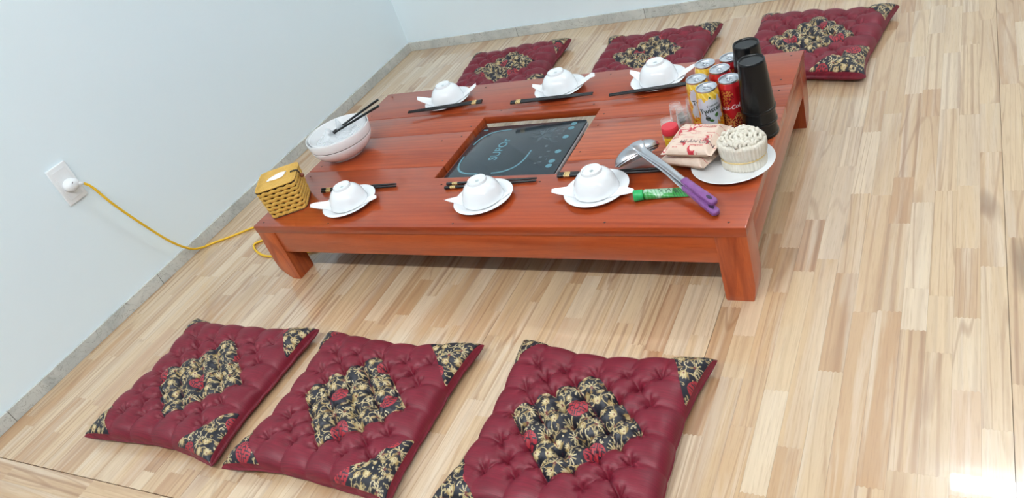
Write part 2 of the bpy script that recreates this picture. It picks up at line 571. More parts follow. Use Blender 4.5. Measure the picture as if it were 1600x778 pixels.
# ---- lamps (above the frame; their light shows on the floor and the table)
def tube_lamp(loc, rotz, label, length=1.2, wall=False):
    t = thing('tube_lamp', label, 'lamp', loc, rotz, 'ceiling and wall tube lamps')
    h = length / 2
    if wall:
        box('housing', (-h, -0.03, -0.03), (h, 0.0, 0.03), M['white_plastic'], t, 0.006)
        v, f = tube([(-h + .02, -0.052, 0), (h - .02, -0.052, 0)], 0.055, 16, flat=0.5, up=(0, 1, 0))
    else:
        box('housing', (-h, -0.04, -0.03), (h, 0.04, 0.0), M['white_plastic'], t, 0.006)
        v, f = tube([(-h + .02, 0, -0.052), (h - .02, 0, -0.052)], 0.020, 12)
    mobj('glow_tube', v, f, M['lamp'] if wall else M['lamp_ceiling'], t, sharp=40)
    return t
tube_lamp((2.45, WY, 2.86), 0, 'white tube lamp fixed high on the back wall', wall=True)
for lx, lb in ((0.25, 'white ceiling tube lamp in front of the table, nearest the left wall'), (1.75, 'white ceiling tube lamp in front of the table, middle of three'),
               (3.25, 'white ceiling tube lamp in front of the table, farthest from the left wall')):
    tube_lamp((lx, -1.98, 3.0), 0, lb)

# ------------------------------------------------------------------ table
TL, TW, TH = 1.5, 0.827, 0.2118
HX0, HX1, HY0, HY1 = 0.5526, 0.9612, 0.2361, 0.5843
table = thing('low_table', 'long low red-brown wooden table with a square cut-out for the cooker', 'table')
TT_ = 0.026
zt0, zt1 = TH - TT_, TH
def plank(poly):
    prism('plank', poly, zt0, zt1, M['table_x'], table, 0.0022, 2, RNG.random(3))
g = 0.0005
plank([(0, 0), (TL, 0), (TL, 0.30 - g), (HX1, 0.30 - g), (HX1, HY0), (HX0, HY0), (HX0, 0.30 - g), (0, 0.30 - g)])
plank([(0, 0.30 + g), (HX0, 0.30 + g), (HX0, 0.50 - g), (0, 0.50 - g)])
plank([(HX1, 0.30 + g), (TL, 0.30 + g), (TL, 0.515 - g), (HX1, 0.515 - g)])
plank([(0, 0.50 + g), (HX0, 0.50 + g), (HX0, HY1), (HX1, HY1), (HX1, 0.515 + g), (TL, 0.515 + g), (TL, 0.63 - g), (0, 0.63 - g)])
plank([(0, 0.63 + g), (TL, 0.63 + g), (TL, TW), (0, TW)])
AB = 0.109
LW = 0.0713
box('apron', (LW, 0.004, AB), (TL - LW, 0.030, zt0), M['table_x'], table, 0.002, 2, RNG.random(3))
box('apron', (LW, TW - 0.030, AB), (TL - LW, TW - 0.004, zt0), M['table_x'], table, 0.002, 2, RNG.random(3))
box('apron', (TL - 0.028, LW, AB - 0.004), (TL - 0.0015, TW - LW, zt0), M['table_y'], table, 0.002, 2, RNG.random(3))
box('apron', (0.0015, LW, AB - 0.004), (0.028, TW - LW, zt0), M['table_y'], table, 0.002, 2, RNG.random(3))
# hole lining and cross bars that carry the cooker
for a, b in (((HX0 - 0.02, HY0), (HX0, HY1)), ((HX1, HY0), (HX1 + 0.02, HY1))):
    box('hole_lining', (a[0], a[1], 0.15), (b[0], b[1], zt0), M['table_y'], table, 0.001, 1, RNG.random(3))
for yb in (0.275, 0.455):
    box('cross_bar', (0.03, yb, 0.112), (TL - 0.03, yb + 0.055, 0.138), M['table_x'], table, 0.002, 1, RNG.random(3))

def leg(cx, cy, cut_x, cut_y):
    """square leg, foot hollowed towards the inside on the sides marked by cut_*."""
    zs = [0.0, 0.006, 0.014, 0.024, 0.036, 0.05, 0.07, 0.1, zt0]
    ring = []
    h = LW / 2
    for z in zs:
        s = max(0.0, 1 - z / 0.052)
        cut = s ** 1.8
        xl, xr, yl, yr = -h, h, -h, h
        if cut_x < 0: xl += abs(cut_x) * cut
        elif cut_x > 0: xr -= cut_x * cut
        if cut_y < 0: yl += abs(cut_y) * cut
        elif cut_y > 0: yr -= cut_y * cut
        ring.append([(cx + xl, cy + yl, z), (cx + xr, cy + yl, z), (cx + xr, cy + yr, z), (cx + xl, cy + yr, z)])
    bm = bmesh.new()
    R = [[bm.verts.new(p) for p in q] for q in ring]
    bm.faces.new(R[0][::-1]); bm.faces.new(R[-1])
    vert_edges = []
    for A, Bq in zip(R[:-1], R[1:]):
        for i in range(4):
            bm.faces.new((A[i], A[(i + 1) % 4], Bq[(i + 1) % 4], Bq[i]))
    for e in bm.edges:
        a, b = e.verts
        if abs(a.co.z - b.co.z) > 1e-5: vert_edges.append(e)
    bmesh.ops.bevel(bm, geom=vert_edges, offset=0.003, segments=2, affect='EDGES', profile=0.5)
    share('leg', bm_data('leg', bm, M['leg'], True, RNG.random(3), 40), table)
M['leg'] = wood_mat('red_timber_leg', 'Y', TT, srgb(128, 46, 22), 0.32, 0.4, 0.06, (0.45, 0.9), spec=0.35, rings=90.0)
# vertical grain for the legs
for nd in M['leg'].node_tree.nodes:
    if nd.type == 'VECT_MATH' and nd.operation == 'MULTIPLY' and tuple(round(v, 3) for v in nd.inputs[1].default_value) == (1, 0.075, 1):
        nd.inputs[1].default_value = (1, 1, 0.1)
hl = LW / 2
leg(hl + 0.001, hl + 0.001, -0.038, 0)
leg(TL - hl - 0.001, hl + 0.001, 0.008, 0)
leg(TL - hl - 0.001, TW - hl - 0.001, 0, 0.03)
leg(hl + 0.001, TW - hl - 0.001, -0.038, 0)
nv, nf = lathe([(0, 0.0006), (0.0028, 0.0006), (0.0032, -0.001), (0, -0.001)], 10)
nme = mesh_data('nail_head', nv, nf, M['nail'])
for nx, ny in [(0.03, 0.02), (0.03, 0.27), (0.035, 0.33), (0.03, 0.47), (0.03, 0.53), (0.035, 0.60), (0.03, 0.66), (0.035, 0.80), (0.3, 0.015), (0.74, 0.015), (1.17, 0.02), (1.46, 0.02),
               (1.47, 0.27), (1.465, 0.34), (1.47, 0.49), (1.465, 0.54), (1.47, 0.60), (1.465, 0.66), (1.47, 0.80), (0.53, 0.33), (0.525, 0.47), (0.53, 0.53), (0.985, 0.34), (0.99, 0.48),
               (0.985, 0.545), (0.6, 0.20), (0.92, 0.20), (0.6, 0.62), (0.93, 0.61), (0.45, 0.80), (0.92, 0.80), (0.75, 0.67), (0.46, 0.45)]:
    share('nail_head', nme, table, (nx, ny, TH))

# ------------------------------------------------------------------ brocade pattern raster (half millimetre cells)
PX = 0.0005
PWm, PHm = 0.150, 0.200
PW, PH = int(PWm / PX), int(PHm / PX)
NAVY = np.array(srgb(19, 20, 34)); GOLD = np.array(srgb(190, 170, 124)); GOLD2 = np.array(srgb(150, 124, 76))
REDM = np.array(srgb(164, 42, 52)); DKRED = np.array(srgb(104, 36, 40)); CREAM = np.array(srgb(208, 192, 152))
IMG = np.zeros((PW, PH, 3)); IMG[:] = NAVY
OCC = np.zeros((PW, PH), bool)
def disc(cx, cy, r, c, a=None):
    x0, x1 = int(math.floor((cx - r) / PX)), int(math.ceil((cx + r) / PX))
    y0, y1 = int(math.floor((cy - r) / PX)), int(math.ceil((cy + r) / PX))
    xs = np.arange(x0, x1 + 1); ys = np.arange(y0, y1 + 1)
    mk = ((xs[:, None] * PX - cx) ** 2 + (ys[None, :] * PX - cy) ** 2) <= r * r
    ii, jj = np.nonzero(mk)
    IMG[(ii + x0) % PW, (jj + y0) % PH] = c
    OCC[(ii + x0) % PW, (jj + y0) % PH] = True
def stroke(pts, r0, r1, c):
    n = len(pts)
    for i in range(n - 1):
        (xa, ya), (xb, yb) = pts[i], pts[i + 1]
        m = max(2, int(math.hypot(xb - xa, yb - ya) / PX))
        for k in range(m):
            t = k / m
            rr = r0 + (r1 - r0) * ((i + t) / (n - 1))
            disc(xa + (xb - xa) * t, ya + (yb - ya) * t, max(rr, PX * 0.7), c)
def curl(x, y, a, size, c, hand=1, w=0.0012):
    pts = []
    for k in range(22):
        t = k / 21
        ang = a + hand * (t ** 1.6) * 5.4
        pts.append((x, y)); st = size * 0.16 * (1 - 0.72 * t)
        x += st * math.cos(ang); y += st * math.sin(ang)
    stroke(pts, w, w * 0.55, c)
    disc(pts[-1][0], pts[-1][1], w * 1.1, c)
def leaf(x, y, a, L, W_, c, vein=True):
    pts = []
    for k in range(14):
        t = k / 13
        w = 0.8 * W_ * math.sin(math.pi * t) ** 0.8
        cx, cy = x + L * t * math.cos(a), y + L * t * math.sin(a)
        disc(cx, cy, max(w, PX), c)
    if vein:
        stroke([(x, y), (x + L * 0.85 * math.cos(a), y + L * 0.85 * math.sin(a))], PX * 0.7, PX * 0.7, GOLD2 * 0.5)
def mum(x, y, a, s):
    for k in range(1, 8):
        b = a + (k - 4) * 0.40
        pts = []
        px, py, aa = x, y, b
        for q in range(8):
            pts.append((px, py)); st = s / 8
            aa += (k - 4) * 0.045
            px += st * math.cos(aa); py += st * math.sin(aa)
        stroke(pts, 0.0006, 0.0011, GOLD if k % 2 else CREAM)
    disc(x, y, s * 0.2, DKRED)
    leaf(x, y, a + math.pi, s * 0.8, s * 0.16, GOLD2)
def lotus(x, y, a, s):
    for k, c in ((-1.0, GOLD2), (1.0, GOLD2), (-0.5, GOLD), (0.5, GOLD), (0, CREAM)):
        leaf(x, y, a + k * 0.7, s, s * 0.2, c, k == 0)
    disc(x + s * 0.35 * math.cos(a), y + s * 0.35 * math.sin(a), s * 0.12, DKRED)
def medallion(cx, cy, R):
    disc(cx, cy, R, REDM)
    K = NAVY * 1.3
    def ln(x0, y0, x1, y1, w=0.0011):
        stroke([(cx + x0 * R, cy + y0 * R), (cx + x1 * R, cy + y1 * R)], w, w, K)
    ln(0, -.9, 0, -.35); ln(0, .35, 0, .9)
    for s in (-1, 1):
        ln(s * .22, -.35, s * .22, .35); ln(s * .22, .35, 0, .35); ln(s * .22, -.35, 0, -.35)
        ln(s * .22, 0, s * .9, 0); ln(s * .5, 0, s * .5, .42); ln(s * .5, .42, s * .8, .42); ln(s * .5, -.3, s * .82, -.3)
        ln(s * .25, .62, s * .62, .62); ln(s * .25, .62, s * .25, .88); ln(s * .5, -.3, s * .5, -.6); ln(s * .22, -.58, s * .5, -.6); ln(s * .22, -.58, s * .22, -.9)
MEDR = 0.0215
rr = random.Random(5)
placed = [(0.037, 0.05, MEDR), (0.112, 0.15, MEDR)]
def free(x, y, r):
    for a, b, q in placed:
        dx = abs(x - a) % PWm; dx = min(dx, PWm - dx)
        dy = abs(y - b) % PHm; dy = min(dy, PHm - dy)
        if math.hypot(dx, dy) < (q + r) * 1.06: return False
    return True
for rad, kinds, tries in ((0.0115, 'mll', 900), (0.0072, 'lvcl', 1500), (0.0046, 'cccv', 2500)):
    for q in range(tries):
        x, y = rr.uniform(0, PWm), rr.uniform(0, PHm)
        if not free(x, y, rad): continue
        placed.append((x, y, rad))
        kd = rr.choice(kinds); a = rr.uniform(0, 6.283)
        bx, by = x - 0.7 * rad * math.cos(a), y - 0.7 * rad * math.sin(a)
        if kd == 'm': mum(bx, by, a, rad * 1.5)
        elif kd == 'l': lotus(bx, by, a, rad * 1.5)
        elif kd == 'v': leaf(bx, by, a, rad * 1.6, rad * 0.45, rr.choice([GOLD, GOLD2, CREAM]))
        elif kd == 'c': curl(bx, by, a, rad * 1.7, rr.choice([GOLD, CREAM]), rr.choice([-1, 1]), 0.0011)
        else: disc(x, y, rad * 0.4, rr.choice([GOLD, DKRED]))
        if rad > 0.007:
            curl(x, y, a + 2.2, rad * 1.7, GOLD, rr.choice([-1, 1]), 0.001)
medallion(0.037, 0.05, MEDR); medallion(0.112, 0.15, MEDR)
def brocade(x, y):
    i = np.floor(x / PX).astype(int) % PW
    j = np.floor(y / PX).astype(int) % PH
    return IMG[i, j]

# ------------------------------------------------------------------ cushions
def cushion_surface(W, D, T, ph):
    """returns f(u,v)->xyz for the tufted top of a floor cushion."""
    def f(u, v, lift=0.0):
        u = np.asarray(u, float); v = np.asarray(v, float)
        au, av = np.abs(u), np.abs(v)
        Eu = np.sqrt(np.clip(1 - au ** 11, 0, 1)); Ev = np.sqrt(np.clip(1 - av ** 11, 0, 1))
        a = 3 * (u + v); b = 3 * (u - v)
        puff = (np.abs(np.sin(np.pi * a)) * np.abs(np.sin(np.pi * b))) ** 0.42
        eu = np.clip((au - 0.62) / 0.10, 0, 1); ev = np.clip((av - 0.62) / 0.10, 0, 1)
        pe = np.where(au > av, np.abs(np.sin(np.pi * 3 * v)), np.abs(np.sin(np.pi * 3 * u))) ** 0.6
        e = np.maximum(eu, ev)
        pe = 1 - (1 - pe) * np.clip(1 - (np.minimum(au, av) - 0.62) / 0.12, 0, 1)
        puff = puff * (1 - e) + pe * e
        prof = Eu * Ev
        # tuft dimples
        gu, gv = u * 3, v * 3
        def lat(o):
            iu = np.clip(np.round(gu - o), -2, 2 - 2 * o) + o; iv = np.clip(np.round(gv - o), -2, 2 - 2 * o) + o
            return (gu - iu) * W / 6, (gv - iv) * D / 6
        dx0, dy0 = lat(0.0); dx1, dy1 = lat(0.5)
        d0 = np.hypot(dx0, dy0); d1 = np.hypot(dx1, dy1)
        nz = d0 < d1
        d = np.where(nz, d0, d1)
        th = np.where(nz, np.arctan2(dy0, dx0), np.arctan2(dy1, dx1))
        dim = 0.75 * np.exp(-d / 0.0065) + 0.45 * np.exp(-(d / 0.016) ** 1.3)
        wr = 0.0034 * np.cos(5 * th + ph + 3 * np.sin(9 * u + 5 * v)) * np.exp(-((d - 0.011) / 0.009) ** 2)
        rel = 0.76 + 0.24 * puff - 0.62 * dim * np.clip(1.25 - np.maximum(au, av), 0, 1)
        wob = 0.0025 * (np.sin(5.1 * u + 2.3 * v + ph) + np.sin(-3.7 * u + 6.2 * v + 2 * ph)) * prof
        zc = 0.020 + 0.010 * (au * av) ** 4
        z = zc + (T - 0.020) * prof * rel + wr * prof + wob + lift
        k = 1 + 0.05 * (au * av) ** 4
        scal = 1 + 0.012 * (1 - np.minimum(1, pe + 1 - e)) * -1.0
        sc = 1 - 0.012 * e * (1 - pe)
        x = 0.5 * W * u * k * sc - 0.028 * W * u * (1 - av ** 2) * au
        y = 0.5 * D * v * k * sc - 0.028 * D * v * (1 - au ** 2) * av
        x = x + 0.003 * np.sin(4 * v + ph); y = y + 0.003 * np.sin(4 * u + 1.7 * ph)
        return np.stack([x, y, z], -1)
    return f

def cushion(loc, rotz, W, D, label, ph, corners, off, dia=(0.68, 0.68), T=0.066):
    t = thing('floor_cushion', label, 'cushion', loc, rotz, 'square maroon floor cushions')
    f = cushion_surface(W, D, T, ph)
    n = 210
    s = np.linspace(-1, 1, n)
    s = np.sign(s) * (1 - (1 - np.abs(s)) ** 1.25)          # denser near the rim
    U, Vv = np.meshgrid(s, s, indexing='ij')
    top = f(U, Vv)
    bot = top.copy()
    edge = np.sqrt(np.clip(1 - np.abs(U) ** 10, 0, 1)) * np.sqrt(np.clip(1 - np.abs(Vv) ** 10, 0, 1))
    zc = 0.020 + 0.010 * (np.abs(U * Vv)) ** 4
    bot[..., 2] = zc * (1 - edge ** 0.8)
    V, F = solid_grid(top, bot)
    mobj('body', V, F, M['satin'], t)
    # brocade centre diamond
    m = 180
    q = np.linspace(-1, 1, m)
    A, Bq = np.meshgrid(q, q, indexing='ij')
    du, dv = dia
    def patch(name, u, v, thick=0.0012, lift=0.0010):
        tp = f(u, v, lift)
        bt = tp.copy(); bt[..., 2] -= thick * 2.2
        V, F = solid_grid(tp, bt)
        c = brocade(V[:, 0] + off[0], V[:, 1] + off[1])
        mobj(name, V, F, M['brocade'], t, col=c)
    patch('centre_panel', du * (A + Bq) / 2, dv * (A - Bq) / 2)
    # corner panels: triangular, one per corner
    m = 84
    q = np.linspace(0, 1, m)
    A, Bq = np.meshgrid(q, q, indexing='ij')
    for (su, sv), (lu, lv) in zip(((-1, 1), (1, 1), (1, -1), (-1, -1)), corners):
        # collapse square to triangle with a slightly bowed inner edge
        pu = A * (1 - Bq * 0.98) + 0.0
        pv = Bq * 1.0
        bow = 1 - 0.10 * np.sin(np.pi * np.clip(Bq, 0, 1)) * A
        u = su * (0.985 - lu * 2 * pu * bow)
        v = sv * (0.985 - lv * 2 * pv)
        patch('corner_panel', u, v, lift=0.0014)
    return t
cushion((0.098, -0.468, 0), 0.01, 0.49, 0.445, 'maroon tufted floor cushion nearest the left wall, front row', 0.4,
        [(0.16, 0.2), (0.2, 0.24), (0.26, 0.3), (0.17, 0.25)], (0.02, 0.07))
cushion((0.646, -0.468, 0), 0.0, 0.475, 0.44, 'maroon tufted floor cushion in the middle of the front row', 1.9,
        [(0.14, 0.2), (0.27, 0.3), (0.3, 0.32), (0.2, 0.22)], (0.075, 0.045), (0.70, 0.66))
cushion((1.222, -0.445, 0), -0.012, 0.445, 0.44, 'maroon tufted floor cushion at the right end of the front row', 3.1,
        [(0.17, 0.2), (0.18, 0.28), (0.2, 0.2), (0.2, 0.22)], (0.115, 0.115), (0.70, 0.66))
cushion((0.225, 1.31, 0), 0.12, 0.45, 0.43, 'maroon tufted floor cushion behind the table nearest the room corner', 4.4,
        [(0.2, 0.2), (0.18, 0.3), (0.2, 0.2), (0.2, 0.2)], (0.05, 0.02))
cushion((0.868, 1.275, 0), 0.03, 0.445, 0.44, 'maroon tufted floor cushion in the middle behind the table', 5.2,
        [(0.22, 0.2), (0.25, 0.24), (0.2, 0.2), (0.2, 0.2)], (0.0, 0.13))
cushion((1.44, 1.26, 0), -0.13, 0.445, 0.47, 'maroon tufted floor cushion beyond the back right table corner', 0.9,
        [(0.2, 0.22), (0.26, 0.24), (0.36, 0.34), (0.2, 0.2)], (0.09, 0.08))

# ------------------------------------------------------------------ place settings
saucer_me = mesh_data('saucer', *lathe([(0, 0.003), (0.036, 0.003), (0.037, 0.0), (0.041, 0.0), (0.043, 0.003), (0.064, 0.008), (0.0825, 0.0135), (0.0838, 0.0148), (0.0828, 0.0155),
                                         (0.064, 0.0105), (0.048, 0.0065), (0, 0.006)], 56), M['porcelain'], sharp=50)
bowl_me = mesh_data('bowl', *lathe([(0, 0.0535), (0.0225, 0.0535), (0.0232, 0.0575), (0.0240, 0.0588), (0.0256, 0.0588), (0.0264, 0.0570), (0.0270, 0.0518), (0.032, 0.0498), (0.0395, 0.0450),
                                    (0.0462, 0.0372), (0.0520, 0.0262), (0.0556, 0.0130), (0.0572, 0.0030), (0.0580, 0.0008), (0.0574, 0.0), (0.0562, 0.0008),
                                    (0.0530, 0.0130), (0.0498, 0.0258), (0.0440, 0.0356), (0.036, 0.0430), (0.022, 0.0478), (0, 0.0485)], 56), M['porcelain'], sharp=60)
sv_, sf_ = [], []
for (x0, y0, x1, y1) in [(-.004, -.0045, -.0028, .0045), (-.004, .0033, .004, .0045), (.0028, -.0045, .004, .0045), (-.004, -.0045, .004, -.0033), (-.0006, -.003, .0006, .003), (-.002, -.0006, .002, .0006)]:
    o = len(sv_)
    sv_ += [(x0, y0, 0), (x1, y0, 0), (x1, y1, 0), (x0, y1, 0)]; sf_.append((o, o + 1, o + 2, o + 3))
stamp_me = mesh_data('base_stamp', sv_, sf_, M['stamp'], smooth=False)

def napkin(loc, tipL, tipR, zt, twist, label):
    n, mq = 41, 9
    s = np.linspace(-1, 1, n); w = np.linspace(-1, 1, mq)
    S_, W_ = np.meshgrid(s, w, indexing='ij')
    L = np.where(S_ < 0, 1, 0)
    tx = np.where(L, tipL[0], tipR[0]); ty = np.where(L, tipL[1], tipR[1])
    a = np.abs(S_)
    cx, cy = tx * a, ty * a
    dirx, diry = tipR[0] - tipL[0], tipR[1] - tipL[1]
    ln_ = math.hypot(dirx, diry); px, py = -diry / ln_, dirx / ln_
    wid = 0.034 * np.clip(1 - a, 0, 1) ** 0.75 + 0.0035
    R = np.hypot(cx + px * wid * W_, cy + py * wid * W_)
    out = np.clip((R - 0.062) / 0.055, 0, 1)
    base = 0.0079 + np.clip((R - 0.046) / 0.03, 0, 1) * 0.0066
    z = base + (zt - 0.0125) * out ** 1.2 + out * 0.012 * (W_ * twist) * (1 - 0.6 * a) + 0.004 * np.abs(W_) * out
    z = np.where(R < 0.0605, np.minimum(z, 0.0101), z)
    top = np.stack([cx + px * wid * W_, cy + py * wid * W_, z + 0.0004], -1)
    bot = top.copy(); bot[..., 2] -= 0.0008
    V, F = solid_grid(top, bot)
    o = mobj('folded_napkin', V, F, M['paper'], None, loc, sharp=60)
    return tag(o, label, 'napkin', 'folded paper napkins under the bowls')

def chop_mesh(L):
    body = tube([(0, 0, 0), (L * 0.5, 0, 0), (L - 0.003, 0, 0), (L, 0, 0)], [0.0048, 0.0040, 0.0029, 0.0019], 8, flat=0.95)
    band = tube([(0.019, 0, 0), (0.036, 0, 0)], [0.0051, 0.0050], 10, flat=0.95)
    return mesh_data('shaft', *body, M['black_stick'], sharp=50), mesh_data('gold_band', *band, M['gold'], sharp=50)
CHOP = chop_mesh(0.285)
def chopstick(p0, p1, label, me=CHOP, length=0.285):
    """thick end at p0, pointing to p1."""
    a, b = Vector(p0), Vector(p1)
    d = (b - a).normalized()
    t = thing('chopstick', label, 'chopstick', a, 0, 'black chopsticks with a gold band')
    t.rotation_euler = (0, -math.asin(d.z), math.atan2(d.y, d.x))
    share('shaft', me[0], t); share('gold_band', me[1], t)
    return t

SET = [('beside the woven tissue box, front row', (0.322, 0.108), (-0.12, -0.040), (0.106, 0.004), 0.020, 0.5),
       ('in the middle of the front row, before the cooker', (0.789, 0.116), (-0.108, -0.024), (0.078, 0.010), 0.018, -0.6),
       ('next to the green tube, front row', (1.108, 0.144), (-0.114, -0.022), (0.110, -0.030), 0.018, 0.4),
       ('at the left end of the back row', (0.342, 0.715), (-0.108, -0.024), (0.111, 0.030), 0.036, 0.9),
       ('in the middle of the back row, behind the cooker', (0.775, 0.720), (-0.095, -0.002), (0.128, 0.002), 0.036, 0.8),
       ('next to the drink cans, back row', (1.106, 0.714), (-0.095, 0.026), (0.112, 0.006), 0.036, 0.8)]
for i, (where, (cx, cy), tl, tr, zt, tw) in enumerate(SET):
    tag(share('saucer', saucer_me, None, (cx, cy, TH + 0.0002), (0, 0, i)), 'white round saucer ' + where, 'saucer', 'white saucers')
    napkin((cx, cy, TH), tl, tr, zt, tw, 'white folded napkin under the bowl ' + where)
    b = thing('rice_bowl', 'upturned white bowl ' + where, 'bowl', (cx, cy, TH + 0.0106), 0.4 * i, 'upturned white rice bowls')
    share('bowl', bowl_me, b)
    share('base_stamp', stamp_me, b, (0, 0, 0.0539))
zc = TH + 0.0050
chopstick((0.150, 0.186, zc), (0.435, 0.204, zc), 'chopstick behind the front left bowl, farther one of its pair')
chopstick((0.157, 0.1745, zc), (0.442, 0.1925, zc + 0.0), 'chopstick behind the front left bowl, nearer one of its pair')
chopstick((0.624, 0.195, zc), (0.909, 0.210, zc), 'chopstick behind the middle front bowl, farther one of its pair')
chopstick((0.627, 0.176, zc), (0.911, 0.198, zc), 'chopstick behind the middle front bowl, nearer one of its pair')
chopstick((0.966, 0.227, zc), (1.251, 0.236, zc), 'chopstick under the ladle head, farther one of its pair')
chopstick((0.968, 0.2165, zc), (1.253, 0.2245, zc), 'chopstick under the ladle head, nearer one of its pair')
zb = TH + 0.0195
chopstick((0.505, 0.673, zb - .004), (0.225, 0.634, zb), 'chopstick across the back left saucer, farther one of its pair')
chopstick((0.509, 0.660, zb - .004), (0.229, 0.624, zb), 'chopstick across the back left saucer, nearer one of its pair')
chopstick((0.634, 0.640, zb - .002), (0.919, 0.648, zb), 'chopstick across the middle back saucer, farther one of its pair')
chopstick((0.636, 0.630, zb - .002), (0.921, 0.638, zb), 'chopstick across the middle back saucer, nearer one of its pair')
chopstick((1.262, 0.660, zb), (0.979, 0.626, zb), 'chopstick across the saucer by the cans, farther one of its pair')
chopstick((1.264, 0.651, zb), (0.981, 0.617, zb), 'chopstick across the saucer by the cans, nearer one of its pair')

# ------------------------------------------------------------------ induction cooker
ck = thing('induction_cooker', 'black glass induction cooker sunk into the table cut-out', 'cooker', (0.752, 0.3915, 0.138), 0.012)
CW, CD_ = 0.365, 0.300
def rrect(w, d, r, n=6):
    pts = []
    for sx, sy, a0 in ((1, 1, 0), (-1, 1, 90), (-1, -1, 180), (1, -1, 270)):
        for k in range(n + 1):
            a = math.radians(a0 + 90 * k / n)
            pts.append((sx * (w / 2 - r) + r * math.cos(a), sy * (d / 2 - r) + r * math.sin(a)))
    return pts
prism('base', rrect(CW - 0.03, CD_ - 0.03, 0.012), 0.0, 0.045, M['cooker_body'], ck, 0.002)
prism('trim', rrect(CW, CD_, 0.012), 0.045, 0.056, M['chrome_trim'], ck, 0.001)
prism('glass_plate', rrect(CW - 0.002, CD_ - 0.002, 0.011), 0.056, 0.061, M['glass_black'], ck, 0.0006)
ZG = 0.0612
def ring_arc(cx, cy, hw, hd, r, t0, t1, w=0.0055):
    """part of a rounded-square outline between parameters t0..t1 (degrees)."""
    V, F = [], []
    n = 24
    for k in range(n + 1):
        a = math.radians(t0 + (t1 - t0) * k / n)
        c, s = math.cos(a), math.sin(a)
        q = (abs(c) ** 3.2 + abs(s) ** 3.2) ** (-1 / 3.2)
        for rr_ in (1 - w / hw / 2, 1 + w / hw / 2):
            V.append((cx + hw * q * c * rr_, cy + hd * q * s * rr_, ZG))
    for k in range(n): F.append((2 * k, 2 * k + 1, 2 * k + 3, 2 * k + 2))
    return V, F
for a0, a1 in ((95, 160), (190, 262), (285, 357)):
    v, f = ring_arc(-0.056, 0.0, 0.113, 0.122, 0.05, a0, a1)
    mobj('ring_mark', v, f, M['teal'], ck, smooth=False)
v, f = text_flat('SUPOr', 0.041, 0, 0.0008)
mobj('brand_lettering', v, f, M['teal'], ck, (-0.056, 0.008, ZG), (0, 0, math.radians(90)), smooth=False)
cv, cf = lathe([(0, ZG), (0.0098, ZG), (0.0098, ZG - 0.0006)], 20)
for by in (0.130, 0.105, 0.056, -0.023, -0.072, -0.096):
    o = mobj('touch_button', cv, cf, M['teal'], ck, (0.1435 + 0.006 * (by < 0), by, 0), smooth=False)
for bx, by, w_, h_ in [(0.115, 0.108, .012, .006), (0.118, 0.075, .014, .004), (0.112, 0.06, .008, .008), (0.12, 0.03, .014, .003), (0.100, 0.01, .009, .012), (0.118, -0.02, .012, .006), (0.122, -0.045, .014, .004),
                       (0.104, -0.05, .010, .010), (0.112, -0.075, .012, .004), (0.125, 0.09, .004, .008), (0.128, -0.06, .003, .012), (0.1, -0.08, .008, .006)]:
    mobj('panel_icon', [(bx - w_ / 2, by - h_ / 2, ZG), (bx + w_ / 2, by - h_ / 2, ZG), (bx + w_ / 2, by + h_ / 2, ZG), (bx - w_ / 2, by + h_ / 2, ZG)], [(0, 1, 2, 3)], M['greyprint'], ck, smooth=False)
rl = random.Random(3)
V, F = [], []
for k in range(34):
    a = math.radians(rl.uniform(15, 345)); L = rl.uniform(0.025, 0.062); w_ = rl.uniform(0.0015, 0.0035)
    ox, oy = 0.065 + rl.uniform(-.012, .012), 0.075 + rl.uniform(-.012, .012)
    c, s = math.cos(a), math.sin(a)
    o = len(V)
    for t_, q in ((0.1, 0), (0.5, w_), (1.0, 0), (0.5, -w_)):
        V.append((ox + L * t_ * c - q * s, oy + L * t_ * s * 0.85 + q * c, ZG - 0.00008 + 0.000004 * k))
    F.append((o, o + 1, o + 2, o + 3))
mobj('plant_print', V, F, M['greyprint'], ck, smooth=False)
mobj('corner_print', [(-.172, .128, ZG), (-.156, .128, ZG), (-.156, .133, ZG), (-.172, .133, ZG)], [(0, 1, 2, 3)], M['teal'], ck, smooth=False)

# ------------------------------------------------------------------ tissue box
tb = thing('tissue_box', 'square woven rattan tissue box with white tissue in the lid', 'box', (0.076, 0.113, TH), math.radians(31.5))
def sq_path(half, r, n_side):
    """points around a rounded square with equal steps; returns list of (x, y, nx, ny)."""
    out = []
    for q in range(4):
        a = q * math.pi / 2
        ca, sa = math.cos(a), math.sin(a)
        for k in range(n_side):
            t = (k + 0.5) / n_side * 2 - 1
            x, y = half, t * half
            m = max(abs(x), abs(y))
            p = (abs(x) ** 9 + abs(y) ** 9) ** (1 / 9)
            x, y = x * half / p, y * half / p
            nx, ny = 1.0, 0.0
            if abs(t) > 0.86: nx, ny = 0.75, 0.66 * (1 if t > 0 else -1)
            out.append((x * ca - y * sa, x * sa + y * ca, nx * ca - ny * sa, nx * sa + ny * ca))
    return out
NST, SUB = 10, 4
ROWS = 7
def box_half(z): return 0.0575 + 0.0065 * (z / 0.1)
prism('lining', rrect(0.110, 0.110, 0.01), 0.002, 0.094, M['dark_inside'], tb)
